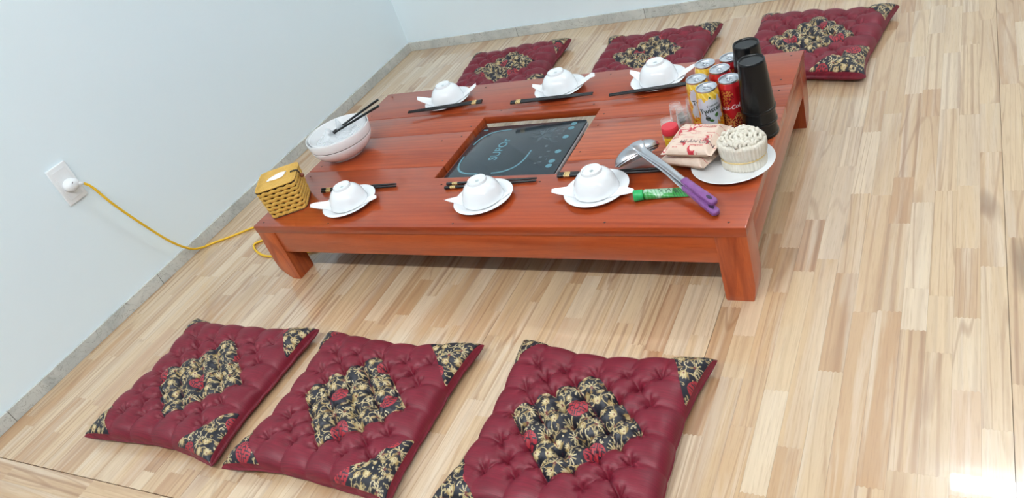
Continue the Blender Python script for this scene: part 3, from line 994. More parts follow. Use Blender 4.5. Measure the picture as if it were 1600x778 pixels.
for r in range(ROWS):
    zc_ = 0.0075 + r * 0.0137
    pth = sq_path(box_half(zc_), 0.01, NST * SUB)
    V, F = [], []
    N = len(pth)
    for i, (x, y, nx, ny) in enumerate(pth):
        ph = math.pi * (i / SUB) + (math.pi if r % 2 else 0)
        ro = 0.0012 * math.cos(ph); zo = 0.0030 * math.cos(ph) ** 3
        hh = 0.0063
        for dz, dr in ((-hh, -0.0008), (-hh * .5, 0.0011), (hh * .5, 0.0011), (hh, -0.0008), (0, -0.0016)):
            V.append((x + nx * (ro + dr), y + ny * (ro + dr), zc_ + zo + dz))
    for i in range(N):
        j = (i + 1) % N
        for k_ in range(5):
            k2 = (k_ + 1) % 5
            F.append((i * 5 + k_, j * 5 + k_, j * 5 + k2, i * 5 + k2))
    mobj('woven_strand', V, F, M['rattan'], tb)
v, f = tube([(x, y, 0.0015) for x, y, _, _ in sq_path(0.0575, 0.01, 10)], 0.0018, 6, closed=True)
mobj('base_rim', v, f, M['dark_cane'], tb)
lid = share('lid', bm_data('lid', prism_bm(rrect(0.126, 0.126, 0.008), 0.098, 0.1015), M['dark_cane']), tb)
for q in range(21):
    y = -0.0585 + q * 0.00585
    v, f = tube([(-0.061, y, 0.1028), (-0.03, y, 0.1033), (0, y, 0.1026), (0.03, y, 0.1033), (0.061, y, 0.1028)], 0.00245, 6, flat=0.7)
    mobj('lid_strand', v, f, M['rattan'], lid)
v, f = tube([(x, y, 0.1022) for x, y, _, _ in sq_path(0.0635, 0.01, 10)], 0.0026, 8, closed=True)
mobj('lid_border', v, f, M['rattan'], lid)
v, f = tube([(0.030 * math.cos(a), 0.021 * math.sin(a), 0.1048) for a in np.linspace(0, 2 * math.pi, 28)[:-1]], 0.0025, 6, closed=True)
mobj('slot_ring', v, f, M['rattan'], lid)
n = 12
gx, gy = np.meshgrid(np.linspace(-1, 1, n), np.linspace(-1, 1, n), indexing='ij')
tp = np.stack([gx * 0.026 + gy * 0.004, gy * 0.0165, 0.1068 + 0.0015 * np.sin(3 * gx + gy) + 0.001 * gx * gy], -1)
bt = tp.copy(); bt[..., 2] -= 0.002
V, F = solid_grid(tp, bt); mobj('tissue', V, F, M['tissue'], tb)
bv, bf = lathe([(0, -.008), (.004, -.0072), (.0065, -.004), (.0072, 0), (.0065, .004), (.004, .0072), (0, .008)], 14)
mobj('toggle_bead', bv, bf, M['bead'], tb, (0.0735, 0.0, 0.0835), (math.radians(90), 0, math.radians(20)))
for off_ in (-0.003, 0.003):
    v, f = tube(spline([(0.045, off_, 0.1065), (0.058, off_, 0.107), (0.0665, off_ * .7, 0.1045), (0.0700, off_ * .5, 0.095), (0.0720, 0, 0.0860)], 5), 0.0011, 6)
    mobj('toggle_loop', v, f, M['black_stick'], tb)

# ------------------------------------------------------------------ serving bowls with film and sticks
big = [(0, 0.004), (0.052, 0.004), (0.053, 0.0), (0.058, 0.0), (0.0600, 0.006), (0.078, 0.0135), (0.0925, 0.026), (0.1020, 0.040), (0.1055, 0.050), (0.1066, 0.0552), (0.1056, 0.0562), (0.1056, 0.0588),
       (0.1072, 0.0598), (0.1092, 0.068), (0.1110, 0.0865), (0.1104, 0.0890), (0.1085, 0.0890), (0.1060, 0.070), (0.1010, 0.044), (0.0905, 0.028), (0.074, 0.0165), (0.05, 0.010), (0, 0.0085)]
bigme = mesh_data('serving_bowl', *lathe(big, 64), M['porcelain2'], sharp=40)
inner = [(0, 0.000), (0.045, 0.000), (0.0675, 0.006), (0.0860, 0.020), (0.0955, 0.036), (0.0995, 0.052), (0.1020, 0.0745), (0.1014, 0.0765), (0.0998, 0.0760), (0.0965, 0.052), (0.0920, 0.037), (0.083, 0.0235), (0.066, 0.010), (0.045, 0.0045), (0, 0.0035)]
innerme = mesh_data('serving_bowl', *lathe(inner, 64), M['porcelain2'], sharp=40)
BX, BY = 0.0945, 0.409
sb_ = thing('serving_bowl', 'outer one of two nested large white serving bowls', 'bowl', (BX, BY, TH + 0.0002), 0, 'nested serving bowls')
share('bowl', bigme, sb_)
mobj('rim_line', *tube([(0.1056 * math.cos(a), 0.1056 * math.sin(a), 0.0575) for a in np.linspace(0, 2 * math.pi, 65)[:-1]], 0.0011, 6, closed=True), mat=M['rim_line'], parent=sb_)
tag(share('serving_bowl', innerme, None, (BX + 0.002, BY, TH + 0.0135)), 'inner one of two nested white serving bowls, holding clear film', 'bowl', 'nested serving bowls')
n = 46
gx, gy = np.meshgrid(np.linspace(-1, 1, n), np.linspace(-1, 1, n), indexing='ij')
R = np.sqrt(gx ** 2 + gy ** 2); sq = np.maximum(np.abs(gx), np.abs(gy)); sc = np.where(R > 0, sq / np.maximum(R, 1e-6), 1)
dx, dy = gx * sc, gy * sc
cr = np.abs(np.sin(4.3 * dx + 2.1 * dy + 1)) * 0.5 + np.abs(np.sin(-3.1 * dx + 5.7 * dy)) * 0.35 + np.abs(np.sin(9 * dx - 6 * dy + .5)) * 0.2
rad = np.hypot(dx, dy)
zz = 0.024 + 0.026 * cr * (1 - rad ** 3) + 0.028 * rad ** 2 + 0.030 * np.exp(-((dx + .55) ** 2 + (dy - .15) ** 2) / 0.05) + 0.045 * np.exp(-((dx + .25) ** 2 + (dy - .55) ** 2) / 0.02)
tp = np.stack([dx * 0.078 - 0.006, dy * 0.078, zz], -1)
bt = tp.copy(); bt[..., 2] -= 0.0006
V, F = solid_grid(tp, bt)
tag(mobj('plastic_film', V, F, M['bag'], None, (BX, BY, TH + 0.014), sharp=25), 'crumpled clear plastic film lying in the nested serving bowls', 'plastic film')
LS = mesh_data('shaft', *tube([(0, 0, 0), (0.1, 0, 0), (0.19, 0, 0), (0.196, 0, 0), (0.215, 0, 0)], [0.0042, 0.0040, 0.0036, 0.0062, 0.0050], 10), M['black_plastic'], sharp=40)
def serving_stick(p0, p1, label):
    a, b = Vector(p0), Vector(p1); d = (b - a).normalized()
    o = share('serving_stick', LS, None, a, (0, -math.asin(d.z), math.atan2(d.y, d.x)))
    return tag(o, label, 'utensil', 'black sticks resting in the serving bowl')
serving_stick((0.202, 0.540, TH + 0.1215), (0.036, 0.438, TH + 0.064), 'long black stick in the serving bowl, the higher one')
serving_stick((0.236, 0.492, TH + 0.1215), (0.044, 0.424, TH + 0.066), 'long black stick in the serving bowl, the lower one')

# ------------------------------------------------------------------ drink cans
def can_art(kind):
    na, nz = 160, 110
    V, F, C_ = [], [], []
    zs = np.linspace(0.0, 1.0, nz)
    prof = [(0.0, 0.0225, 0.001), (0.06, 0.0260, 0.005), (0.11, 0.0285, 0.011), (0.90, 0.0285, 0.121), (1.0, 0.0250, 0.1325)]
    pk, pr, pz = [np.array(c) for c in zip(*prof)]
    A = np.linspace(0, 2 * np.pi, na, endpoint=False)
    rad = np.interp(zs, pk, pr); zz = np.interp(zs, pk, pz)
    X = rad[:, None] * np.cos(A)[None]; Y = rad[:, None] * np.sin(A)[None]; Z = np.repeat(zz[:, None], na, 1)
    V = np.stack([X, Y, Z], -1).reshape(-1, 3)
    az = (np.repeat(A[None], nz, 0) + np.pi) % (2 * np.pi) - np.pi       # 0 = front
    h = Z
    s = az * 0.0285                                                       # arc length, + = to the right from outside
    if kind == 'orange':
        white = np.array(srgb(208, 214, 226)); yel = np.array(srgb(232, 190, 52)); org = np.array(srgb(224, 138, 34)); drk = np.array(srgb(196, 88, 24))
        C_ = np.empty(h.shape + (3,)); C_[:] = white
        ub = 0.1155 + 0.005 * np.sin(s * 260 + 1) + 0.003 * np.sin(s * 610)
        C_[h > ub] = yel
        C_[(h > ub) & (np.sin(s * 420 + h * 300) > 0.55)] = np.array(srgb(244, 214, 110))
        lb = 0.038 + 0.006 * np.abs(np.sin(s * 330)) + 0.004 * np.sin(s * 900) + 0.018 * np.clip((s - 0.006) / 0.02, 0, 1)
        low = h < lb
        C_[low] = org
        C_[low & (np.sin(s * 500 + h * 700) > 0.3)] = yel
        C_[(h < 0.02 + 0.012 * np.abs(np.sin(s * 210 + 1)))] = drk
        side = np.abs(az) > 1.12 + 0.12 * np.sin(h * 150)
        C_[side & (h <= ub)] = np.where((np.sin(h[side & (h <= ub)] * 330 + s[side & (h <= ub)] * 200) > 0.2)[:, None], yel, org)
        for cx, cz, r in ((0.012, 0.030, 0.0145), (-0.02, 0.018, 0.012)):
            dd = np.hypot(s - cx, h - cz)
            C_[dd < r] = org; C_[(dd < r * .93) & (dd > r * .82)] = np.array(srgb(246, 216, 130))
            an = np.arctan2(h - cz, s - cx)
            C_[(dd < r * .8)] = np.array(srgb(240, 168, 50)); C_[(dd < r * .8) & (np.abs(np.sin(an * 4)) < 0.16)] = np.array(srgb(250, 226, 150))
        gr = np.array(srgb(58, 116, 44)); dg = np.array(srgb(30, 56, 44))
        for cx, cz, L, w, a in ((0.010, 0.064, 0.014, 0.0046, 1.1), (0.006, 0.056, 0.014, 0.004, 2.9), (0.0, 0.119, 0.006, 0.0025, 0.3)):
            ds, dh = s - cx, h - cz
            al = ds * math.cos(a) + dh * math.sin(a); ac = -ds * math.sin(a) + dh * math.cos(a)
            C_[(al > 0) & (al < L) & (np.abs(ac) < w * np.sin(np.pi * np.clip(al / L, 0, 1)))] = gr
        dd = np.hypot(s + 0.0095, h - 0.064)
        C_[dd < 0.0062] = dg
        C_[(np.abs((s + 0.0125) + (h - 0.072) * 0.4) < 0.0014) & (h > 0.066) & (h < 0.077)] = dg
        C_[(dd < 0.0045) & (np.abs(np.sin((h - 0.064) * 1400)) > 0.9)] = white * 0.6
    else:
        red = np.array(srgb(186, 24, 32)); gold = np.array(srgb(198, 138, 60)); dk = np.array(srgb(90, 18, 18))
        C_ = np.empty(h.shape + (3,)); C_[:] = red
        w = np.sin(s * 520 + 2.0 * np.sin(h * 260)) * np.sin(h * 420 + 1.5 * np.sin(s * 380))
        zone = (h > 0.074) & (h < 0.116) & (s > -0.026) & (s < -0.002 + 0.006 * np.sin(h * 140))
        C_[zone & (w > 0.18)] = gold
        C_[zone & (w < -0.62)] = dk
        zone = (h < 0.046 + 0.008 * np.sin(s * 190)) & (h > 0.010) & (np.abs(s) < 0.034)
        C_[zone & (w > 0.05)] = np.array(srgb(196, 150, 84)); C_[zone & (w < -0.25)] = dk
    i, j = np.meshgrid(np.arange(nz - 1), np.arange(na), indexing='ij')
    a = (i * na + j).ravel(); b = (i * na + (j + 1) % na).ravel()
    F = np.stack([a, b, b + na, a + na], 1)
    base = len(V)
    Vl = V.tolist(); Fl = F.tolist()
    Vl.append((0, 0, 0.004)); Cl = C_.reshape(-1, 3).tolist() + [srgb(200, 200, 205)]
    for j in range(na): Fl.append((base, (j + 1) % na, j))
    return mesh_data('body', Vl, Fl, M['can_art'], col=np.array(Cl), sharp=40)
CANH = 0.138
canart = {k_: can_art(k_) for k_ in ('orange', 'cola')}
lid_me = mesh_data('lid', *lathe([(0.0250, 0.1322), (0.0256, 0.1345), (0.0262, 0.1368), (0.0256, CANH), (0.0243, 0.1376), (0.0236, 0.1335), (0.0225, 0.1325), (0.0215, 0.1335), (0, 0.1338)], 44), M['alu'], sharp=40)
tv, tf = tube([(0.0085 * math.cos(a) + 0.004 * (math.cos(a) > 0) , 0.0062 * math.sin(a), 0.1352) for a in np.linspace(0, 2 * math.pi, 22)[:-1]], 0.0012, 6, closed=True)
tab_me = mesh_data('pull_tab', tv, tf, M['alu'])
tv, tf = lathe([(0, 0.1362), (0.003, 0.1360), (0.0036, 0.1338)], 14)
rivet_me = mesh_data('rivet', tv, tf, M['alu'])
tv, tf = tube([(0.010 + 0.0075 * math.cos(a), 0.0055 * math.sin(a), 0.1340) for a in np.linspace(0, 2 * math.pi, 22)[:-1]], 0.0006, 6, closed=True)
mouth_me = mesh_data('mouth_score', tv, tf, M['alu'])
def wrap_text(s, size, z, arc, r, mat_, parent, tilt=0.0, shear=0.0, bold=0.0):
    V, F = text_flat(s, size, shear, bold)
    bm = bmesh.new()
    vs_ = [bm.verts.new(p) for p in V]
    for q in F: bm.faces.new([vs_[i] for i in q])
    bmesh.ops.triangulate(bm, faces=bm.faces)
    for _ in range(4):
        long_e = [e for e in bm.edges if e.calc_length() > 0.0022]
        if not long_e: break
        bmesh.ops.subdivide_edges(bm, edges=long_e, cuts=1)
        bmesh.ops.triangulate(bm, faces=bm.faces)
    bm.verts.index_update()
    V = np.array([v.co[:] for v in bm.verts]); F = [tuple(v.index for v in f.verts) for f in bm.faces]
    bm.free()
    ct, st = math.cos(tilt), math.sin(tilt)
    x = V[:, 0] * ct - V[:, 1] * st + arc; y = V[:, 0] * st + V[:, 1] * ct + z
    a = x / r
    W = np.stack([(r + 0.0005) * np.cos(a), (r + 0.0005) * np.sin(a), y], 1)
    return mesh_data('lettering', W, F, mat_, smooth=False)
txt = {'orange': [wrap_text('Twister', 0.0185, 0.0860, 0.0005, 0.0285, M['ink_green'], None, 0.16, 0.0, 0.0003),
                  wrap_text('Tropicana', 0.0072, 0.0985, 0.0065, 0.0285, M['ink_green'], None, 0.16, 0.0, 0.0001)],
       'cola': [wrap_text('Coca-Cola', 0.0150, 0.070, -0.012, 0.0285, M['ink_white'], None, 0.12, 0.35, 0.0002)]}
CANS = [('orange', (1.3120, 0.5215), 'orange juice can at the far left of the can cluster'),
        ('orange', (1.3095, 0.4395), 'orange juice can beside the shot glasses, half behind another orange can'),
        ('orange', (1.3470, 0.3895), 'orange juice can nearest the viewer with its full logo showing'),
        ('cola', (1.3715, 0.5435), 'red cola can at the back, half behind the farther black cup stack'),
        ('cola', (1.3585, 0.4830), 'red cola can in the middle of the can cluster'),
        ('cola', (1.3945, 0.4245), 'red cola can in front beside the near black cup stack')]
for i, (kd, (x, y), lb) in enumerate(CANS):
    az = math.atan2(CAM_LOC[1] - y, CAM_LOC[0] - x) + [0.2, 0.22, 0.0, 0.3, -0.1, 0.05][i]
    c = thing('drink_can', lb, 'can', (x, y, TH), az, 'slim drink cans on the table')
    share('body', canart[kd], c)
    ld = share('lid', lid_me, c, None, (0, 0, [0.5, 0.3, 0.9, 0.6, 0.2, 0.4][i]))
    share('pull_tab', tab_me, ld); share('rivet', rivet_me, ld); share('mouth_score', mouth_me, ld)
    for me in txt[kd]: share('lettering', me, c)

# ------------------------------------------------------------------ black cups, two upside-down stacks of three
cup_p = [(0, 0.1262), (0.027, 0.1262), (0.0282, 0.1290), (0.0300, 0.1300), (0.0312, 0.1288), (0.0318, 0.1240), (0.0404, 0.0080), (0.0416, 0.0075), (0.0420, 0.0050), (0.0420, 0.0010), (0.0412, 0.0),
         (0.0402, 0.0006), (0.0396, 0.0080), (0.0306, 0.1230), (0, 0.1235)]
cup_me = mesh_data('black_cup', *lathe(cup_p, 56), M['black_plastic'], sharp=40)
for (x, y), nm in (((1.4635, 0.3865), 'stack beside the strand bundle'), ((1.4325, 0.4810), 'stack behind the cola cans')):
    for q, wh in enumerate(('lowest', 'middle', 'topmost')):
        tag(share('black_cup', cup_me, None, (x, y, TH + 0.0345 * q + 0.0002)), f'upturned black plastic cup, {wh} of the {nm}', 'cup', 'upturned black cups in two stacks')

# ------------------------------------------------------------------ shot glasses
sg = [(0, 0.052), (0.0125, 0.052), (0.0138, 0.0545), (0.0152, 0.0545), (0.0158, 0.0525), (0.0165, 0.042), (0.0192, 0.002), (0.0196, 0.0), (0.0186, 0.0), (0.0156, 0.041), (0.0150, 0.0435), (0, 0.0435)]
sg_me = mesh_data('shot_glass', *lathe(sg, 36), M['clear'], sharp=40)
for (x, y, z), lb in (((1.2300, 0.4680, 0), 'small clear upturned shot glass farthest left of the cans'), ((1.2680, 0.4085, 0), 'small clear shot glass under another one by the spice jar'),
                      ((1.2680, 0.4085, 0.0215), 'small clear shot glass stacked on another by the orange can'), ((1.2290, 0.3880, 0), 'small clear shot glass behind the red jar lid'),
                      ((1.2690, 0.4930, 0), 'small clear shot glass half hidden behind the orange can')):
    tag(share('shot_glass', sg_me, None, (x, y, TH + z + 0.0002)), lb, 'glass', 'small clear shot glasses')

# ------------------------------------------------------------------ spice jar
j = thing('spice_jar', 'small spice jar with red lid and yellow label', 'jar', (1.250, 0.345, TH))
mobj('jar', *lathe([(0, 0.0), (0.0175, 0.0), (0.0190, 0.002), (0.0190, 0.036), (0.0175, 0.041), (0.0170, 0.043), (0, 0.043)], 36), mat=M['spice'], parent=j, sharp=40)
mobj('label_wrap', *lathe([(0.01925, 0.006), (0.0195, 0.0062), (0.0195, 0.0335), (0.01925, 0.0337)], 36), mat=M['jar_yellow'], parent=j, sharp=40)
prof = [(0.0195, 0.042), (0.0213, 0.0425), (0.0215, 0.044), (0.0213, 0.0585), (0.0200, 0.0608), (0.012, 0.0614), (0, 0.0612)]
V, F = lathe(prof, 48)
V = [((x * (1 + 0.012 * ((i % 48) % 2)), y * (1 + 0.012 * ((i % 48) % 2)), z) if i < 48 * 5 else (x, y, z)) for i, (x, y, z) in enumerate(V)]
mobj('lid', V, F, M['red_cap'], j, sharp=40)
for q, (zz_, w_) in enumerate(((0.026, 0.022), (0.0215, 0.018), (0.017, 0.020), (0.0125, 0.015))):
    V, F = [], []
    for k_ in range(9):
        a = -1.35 + (k_ / 8 - 0.5) * w_ / 0.0195
        for dz in (0, 0.0016): V.append((0.0198 * math.cos(a), 0.0198 * math.sin(a), zz_ + dz))
    for k_ in range(8): F.append((2 * k_, 2 * k_ + 2, 2 * k_ + 3, 2 * k_ + 1))
    mobj('label_line', V, F, M['ink_grey'] if q else M['ink_red'], j, smooth=False)

# ------------------------------------------------------------------ plate, strand bundle, noodle packets
tag(mobj('plate', *lathe([(0, 0.002), (0.058, 0.002), (0.059, 0.0), (0.064, 0.0), (0.066, 0.003), (0.083, 0.0085), (0.0965, 0.0125), (0.0975, 0.0138), (0.0965, 0.0146), (0.084, 0.0105), (0.068, 0.0062), (0, 0.0056)], 72),
          M['porcelain'], None, (1.424, 0.243, TH + 0.0002), sharp=50), 'flat round white plate under the strand bundle', 'plate')
bd = thing('strand_bundle', 'cream coloured bundle of folded strands standing on the plate', 'noodles', (1.4515, 0.2465, TH + 0.0068), -0.35)
def bundle_r(a, z):
    return 0.0495 * (1 + 0.05 * np.cos(2 * a) + 0.02 * np.cos(3 * a + 1)) * (1 + 0.10 * (z / 0.06) - 0.07 * np.exp(-((z - 0.025) / 0.006) ** 2))
na, nz = 220, 22
A, Zg = np.meshgrid(np.linspace(0, 2 * np.pi, na, endpoint=False), np.linspace(0, 0.067, nz), indexing='ij')
R = bundle_r(A, Zg) * (1 + 0.024 * np.sin(A * 46 + 2 * np.sin(A * 5) + Zg * 30) + 0.010 * np.sin(A * 97 + 1.3 + 4 * np.sin(A * 7))) - 0.005 * np.clip((Zg - 0.058) / 0.009, 0, 1) ** 2
V = np.stack([R * np.cos(A), R * np.sin(A), Zg], -1).reshape(-1, 3).tolist()
F = []
for i in range(na):
    i2 = (i + 1) % na
    for k_ in range(nz - 1): F.append((i * nz + k_, i2 * nz + k_, i2 * nz + k_ + 1, i * nz + k_ + 1))
V += [(0, 0, 0), (0, 0, 0.061)]
for i in range(na):
    i2 = (i + 1) % na
    F.append((na * nz, i2 * nz, i * nz)); F.append((i * nz + nz - 1, i2 * nz + nz - 1, na * nz + 1))
mobj('pleated_side', V, F, M['noodle'], bd)
rs = random.Random(12)
V, F = [], []
def loop_at(x, y, z, size, a):
    pts = []
    tilt = rs.uniform(0.2, 0.9)
    for k_ in range(9):
        t = math.pi * (k_ / 8) * 1.15
        lx = size * math.cos(t); lz = size * 0.9 * math.sin(t)
        ly = lz * math.sin(tilt) * 0.6
        pts.append((x + lx * math.cos(a) - ly * math.sin(a), y + lx * math.sin(a) + ly * math.cos(a), z + lz * math.cos(tilt * .6)))
    v, f = tube(pts, rs.uniform(0.0032, 0.0046), 7)
    o = len(V); V.extend(v); F.extend([tuple(i + o for i in q) for q in f])
for ring, cnt in ((0.043, 26), (0.034, 22), (0.024, 16), (0.013, 9), (0.003, 3)):
    for k_ in range(cnt):
        a = 2 * math.pi * k_ / cnt + rs.uniform(-.15, .15)
        rr_ = ring * (1 + 0.05 * math.cos(2 * a)) + rs.uniform(-.002, .002)
        loop_at(rr_ * math.cos(a), rr_ * math.sin(a), 0.065 + rs.uniform(0, 0.006) - (0.002 if ring < 0.03 else 0), rs.uniform(0.0045, 0.0072), a + math.pi / 2 + rs.uniform(-.8, .8))
o = mobj('strand_loops', V, F, M['noodle'], bd); o['kind'] = 'stuff'
pth = []
for k_ in range(60):
    a = 2 * math.pi * k_ / 60
    z = 0.025 + 0.003 * math.sin(a + 1)
    r_b = float(bundle_r(np.array(a), np.array(z))) + 0.0009
    pth.append((r_b * math.cos(a), r_b * math.sin(a), z))
v, f = tube(pth, 0.0013, 6, closed=True, flat=1.5)
mobj('rubber_band', v, f, M['band'], bd)

def packet(name, loc, rotz, W, D, T, label, seed, tilt=(0, 0), text=None):
    t = thing(name, label, 'noodle packet', loc, rotz, 'stacked paper noodle packets')
    t.rotation_euler = (tilt[0], tilt[1], rotz)
    rp = np.random.default_rng(seed); rq = random.Random(seed)
    nu, nv_ = 150, 120
    u, v = np.meshgrid(np.linspace(-1, 1, nu), np.linspace(-1, 1, nv_), indexing='ij')
    ph = rq.uniform(0, 6)
    def hgt(u, v):
        au, av = np.abs(u), np.abs(v)
        body = np.clip((0.90 - au) / 0.22, 0, 1); body = body * body * (3 - 2 * body)
        b = body ** 0.6 * np.clip(1 - av ** 6, 0, 1) ** 0.55
        cr = 0.05 * np.abs(np.sin(5 * u + 3 * v + ph)) + 0.045 * np.abs(np.sin(-4 * u + 6 * v + 2 * ph)) + 0.03 * np.sin(11 * u * v + ph)
        return b * (0.92 + cr * (1 - 0.3 * b))
    hh = hgt(u, v)
    crimp = 0.03 * np.sin(v * 60) * (np.abs(u) > 0.9)
    k = 1 - 0.10 * (1 - np.abs(u) ** 4) * np.abs(v) * 0 - 0.05 * (np.abs(u) < 0.9)
    x = W / 2 * u; y = D / 2 * v * (1 + 0.05 * np.clip((np.abs(u) - 0.75) / 0.25, 0, 1))
    ztop = T * (0.45 + 0.55 * hh + crimp * 0.4); zbot = T * (0.45 - 0.45 * hh + crimp * 0.4) - 0.0006
    top = np.stack([x, y, ztop], -1); bot = np.stack([x, y, zbot], -1)
    V, F = solid_grid(top, bot)
    paper = np.array(srgb(226, 202, 184)); red = np.array(srgb(196, 44, 58)); pink = np.array(srgb(222, 150, 142)); brn = np.array(srgb(196, 166, 142))
    C_ = np.empty((nu, nv_, 3)); C_[:] = paper
    X, Y = x, y
    def arc(cx, cy, r, a0, a1, w, c):
        d = np.hypot(X - cx, Y - cy); a = np.arctan2(Y - cy, X - cx)
        tt = ((a - a0) % (2 * np.pi)) / (a1 - a0)
        C_[(tt < 1) & (np.abs(d - r) < w * np.sin(np.pi * np.clip(tt, 0, 1)) ** 0.6)] = c
    for q in range(13):                                              # prawns: bent red bodies with feelers
        cx, cy = rq.uniform(-W * .46, W * .46), rq.uniform(-D * .46, D * .46); a = rq.uniform(0, 6.28); r = rq.uniform(0.006, 0.010)
        arc(cx, cy, r, a, a + 3.4, 0.0034, red); arc(cx + .004, cy + .002, r * 1.6, a + 1.5, a + 3.2, 0.0006, red); arc(cx - .003, cy - .003, r * 1.9, a + 2.0, a + 3.4, 0.0006, red)
    for q in range(44):                                             # rows of small red print
        cx, cy = rq.uniform(-W * .4, W * .4), rq.uniform(-D * .42, D * .42); L = rq.uniform(0.012, 0.03)
        mk = (np.abs(X - cx) < L / 2) & (np.abs(Y - cy) < 0.0011) & (np.sin(X * 2600 + q) > -0.3)
        C_[mk] = pink if q % 2 else red
    Cb = np.empty((nu, nv_, 3)); Cb[:] = brn
    col = np.concatenate([C_.reshape(-1, 3), Cb.reshape(-1, 3)])
    mobj('wrapper', V, F, M['pack_art'], t, col=col, sharp=70)
    for s_, size, tx, ty, mt in (text or []):
        tv_, tf_ = text_flat(s_, size, 0, 0.0001)
        px_, py_ = tv_[:, 0] + tx, tv_[:, 1] + ty
        pz = T * (0.45 + 0.55 * hgt(px_ / (W / 2), py_ / (D / 2))) + 0.0008
        mobj('lettering', np.stack([px_, py_, pz], 1), tf_, mt, t, smooth=False)
    return t
packet('noodle_packet', (1.327, 0.264, TH + 0.0135), math.radians(-21), 0.140, 0.105, 0.030, 'lower paper noodle packet lying half on the plate', 4, (0.0, -0.07))
packet('noodle_packet', (1.340, 0.266, TH + 0.0475), math.radians(-11), 0.134, 0.118, 0.032, 'upper paper noodle packet printed with red prawns', 9, (0.05, -0.05),
       [('MÌ ĂN LIỀN', 0.0165, 0.018, -0.030, M['ink_grey']), ('hương vị tôm', 0.006, 0.024, -0.042, M['ink_red']), ('MÌ ĂN LIỀN', 0.009, 0.02, 0.033, M['ink_red']), ('tôm', 0.012, -0.046, -0.012, M['ink_red'])])

# ------------------------------------------------------------------ ladles
def ladle(off, label, scale=1.0, hoff=(0, 0, 0)):
    o = Vector(off)
    t = thing('steel_ladle', label, 'ladle', (1.188 + off[0], 0.253 + off[1], TH + off[2]), 0, 'steel ladles with purple grips')
    h = Vector((0.735, -0.678, 0)).normalized()
    w = Vector((0.678, 0.735, 0)).normalized()
    z = Vector((0, 0, 1))
    al = math.radians(38)
    b = h * math.cos(al) + z * math.sin(al)
    nrm = -h * math.sin(al) + z * math.cos(al)
    c0 = Vector((0, 0, 0.031))
    nu, nv_ = 13, 48
    top, bot = [], []
    V = []; F = []
    for lay in (0, 1):
        k = scale * (1 - 0.03 * lay)
        for i in range(nu):
            ph = (i / (nu - 1)) * math.pi / 2
            for q in range(nv_):
                a = 2 * math.pi * q / nv_
                p = c0 + w * (0.064 * k * math.sin(ph) * math.cos(a)) + b * (0.044 * k * math.sin(ph) * math.sin(a)) + nrm * (0.032 * k * math.cos(ph) - 0.0006 * lay)
                V.append(tuple(p))
    nn = nu * nv_
    for lay in (0, 1):
        for i in range(nu - 1):
            for q in range(nv_):
                q2 = (q + 1) % nv_
                f = (lay * nn + i * nv_ + q, lay * nn + (i + 1) * nv_ + q, lay * nn + (i + 1) * nv_ + q2, lay * nn + i * nv_ + q2)
                F.append(f if lay == 0 else f[::-1])
    for q in range(nv_):
        q2 = (q + 1) % nv_; i = (nu - 1) * nv_
        F.append((i + q, nn + i + q, nn + i + q2, i + q2))
    mobj('scoop', V, F, M['steel'], t, sharp=50)
    neck = c0 + b * 0.043 * scale
    end = Vector((1.423 - 1.188, 0.060 - 0.253, 0.0085)) + Vector(hoff)
    g0 = neck.lerp(end, 0.60)
    path = spline([c0 + b * 0.024 + nrm * 0.0255 * scale, c0 + b * 0.036 + nrm * 0.0165 * scale, neck + h * 0.010 + z * 0.002, neck.lerp(end, 0.34) + z * 0.006, g0 + z * 0.001, neck.lerp(end, 0.97)], 7)
    wid = np.interp(np.linspace(0, 1, len(path)), [0, 0.2, 0.4, 0.65, 1], [0.021, 0.0180, 0.0115, 0.0092, 0.0100])
    v, f = tube(path, list(wid), 12, flat=0.30)
    mobj('handle', v, f, M['steel'], t, sharp=40)
    gp = t
    V, F = [], []
    npt = 40
    d = (end - g0).normalized(); side = d.cross(z).normalized(); up = side.cross(d)
    L = (end - g0).length + 0.004
    sec = [(-1, -.8), (-.85, -1), (.85, -1), (1, -.8), (1, .7), (.8, 1), (-.8, 1), (-1, .7)]
    for i in range(npt):
        s = i / (npt - 1)
        ww = 0.0104 * (1 - 0.12 * (1 - s)) * (1 if s < 0.93 else math.sqrt(max(0.25, 1 - ((s - 0.93) / 0.075) ** 2)))
        th = 0.0055 + 0.0008 * math.cos(s * 2 * math.pi * 5) * (s < 0.62)
        if i in (0, npt - 1): ww *= 0.9; th *= 0.8
        for x_, y_ in sec: V.append(tuple(g0 + d * (L * s) + side * (ww * x_) + up * (th * y_ + 0.002)))
    n8 = len(sec)
    for i in range(npt - 1):
        for q in range(n8):
            q2 = (q + 1) % n8
            F.append((i * n8 + q, i * n8 + q2, (i + 1) * n8 + q2, (i + 1) * n8 + q))
    F.append(tuple(range(n8 - 1, -1, -1))); F.append(tuple(range((npt - 1) * n8, npt * n8)))
    grip = mobj('grip', V, F, M['purple'], t, sharp=50)
    V = []
    c = g0 + d * (L * 0.82) + up * 0.00765
    for q in range(18):
        a = 2 * math.pi * q / 18
        V.append(tuple(c + d * (0.0095 * math.cos(a)) + side * (0.0045 * math.sin(a))))
    V2 = [tuple(Vector(p) - up * 0.003) for p in V]
    F = [tuple(range(18))] + [(q, q + 18, (q + 1) % 18 + 18, (q + 1) % 18) for q in range(18)]
    mobj('hanging_hole', V + V2, F, M['purple_dark'], grip, smooth=False)
    return t
ladle((0, 0, 0.0035), 'upper one of two nested steel ladles with purple grips', 1.0, (0, 0, 0.011))
ladle((0.002, -0.002, 0.0005), 'lower one of two nested steel ladles with purple grips', 0.92, (0.005, -0.017, 0.0))

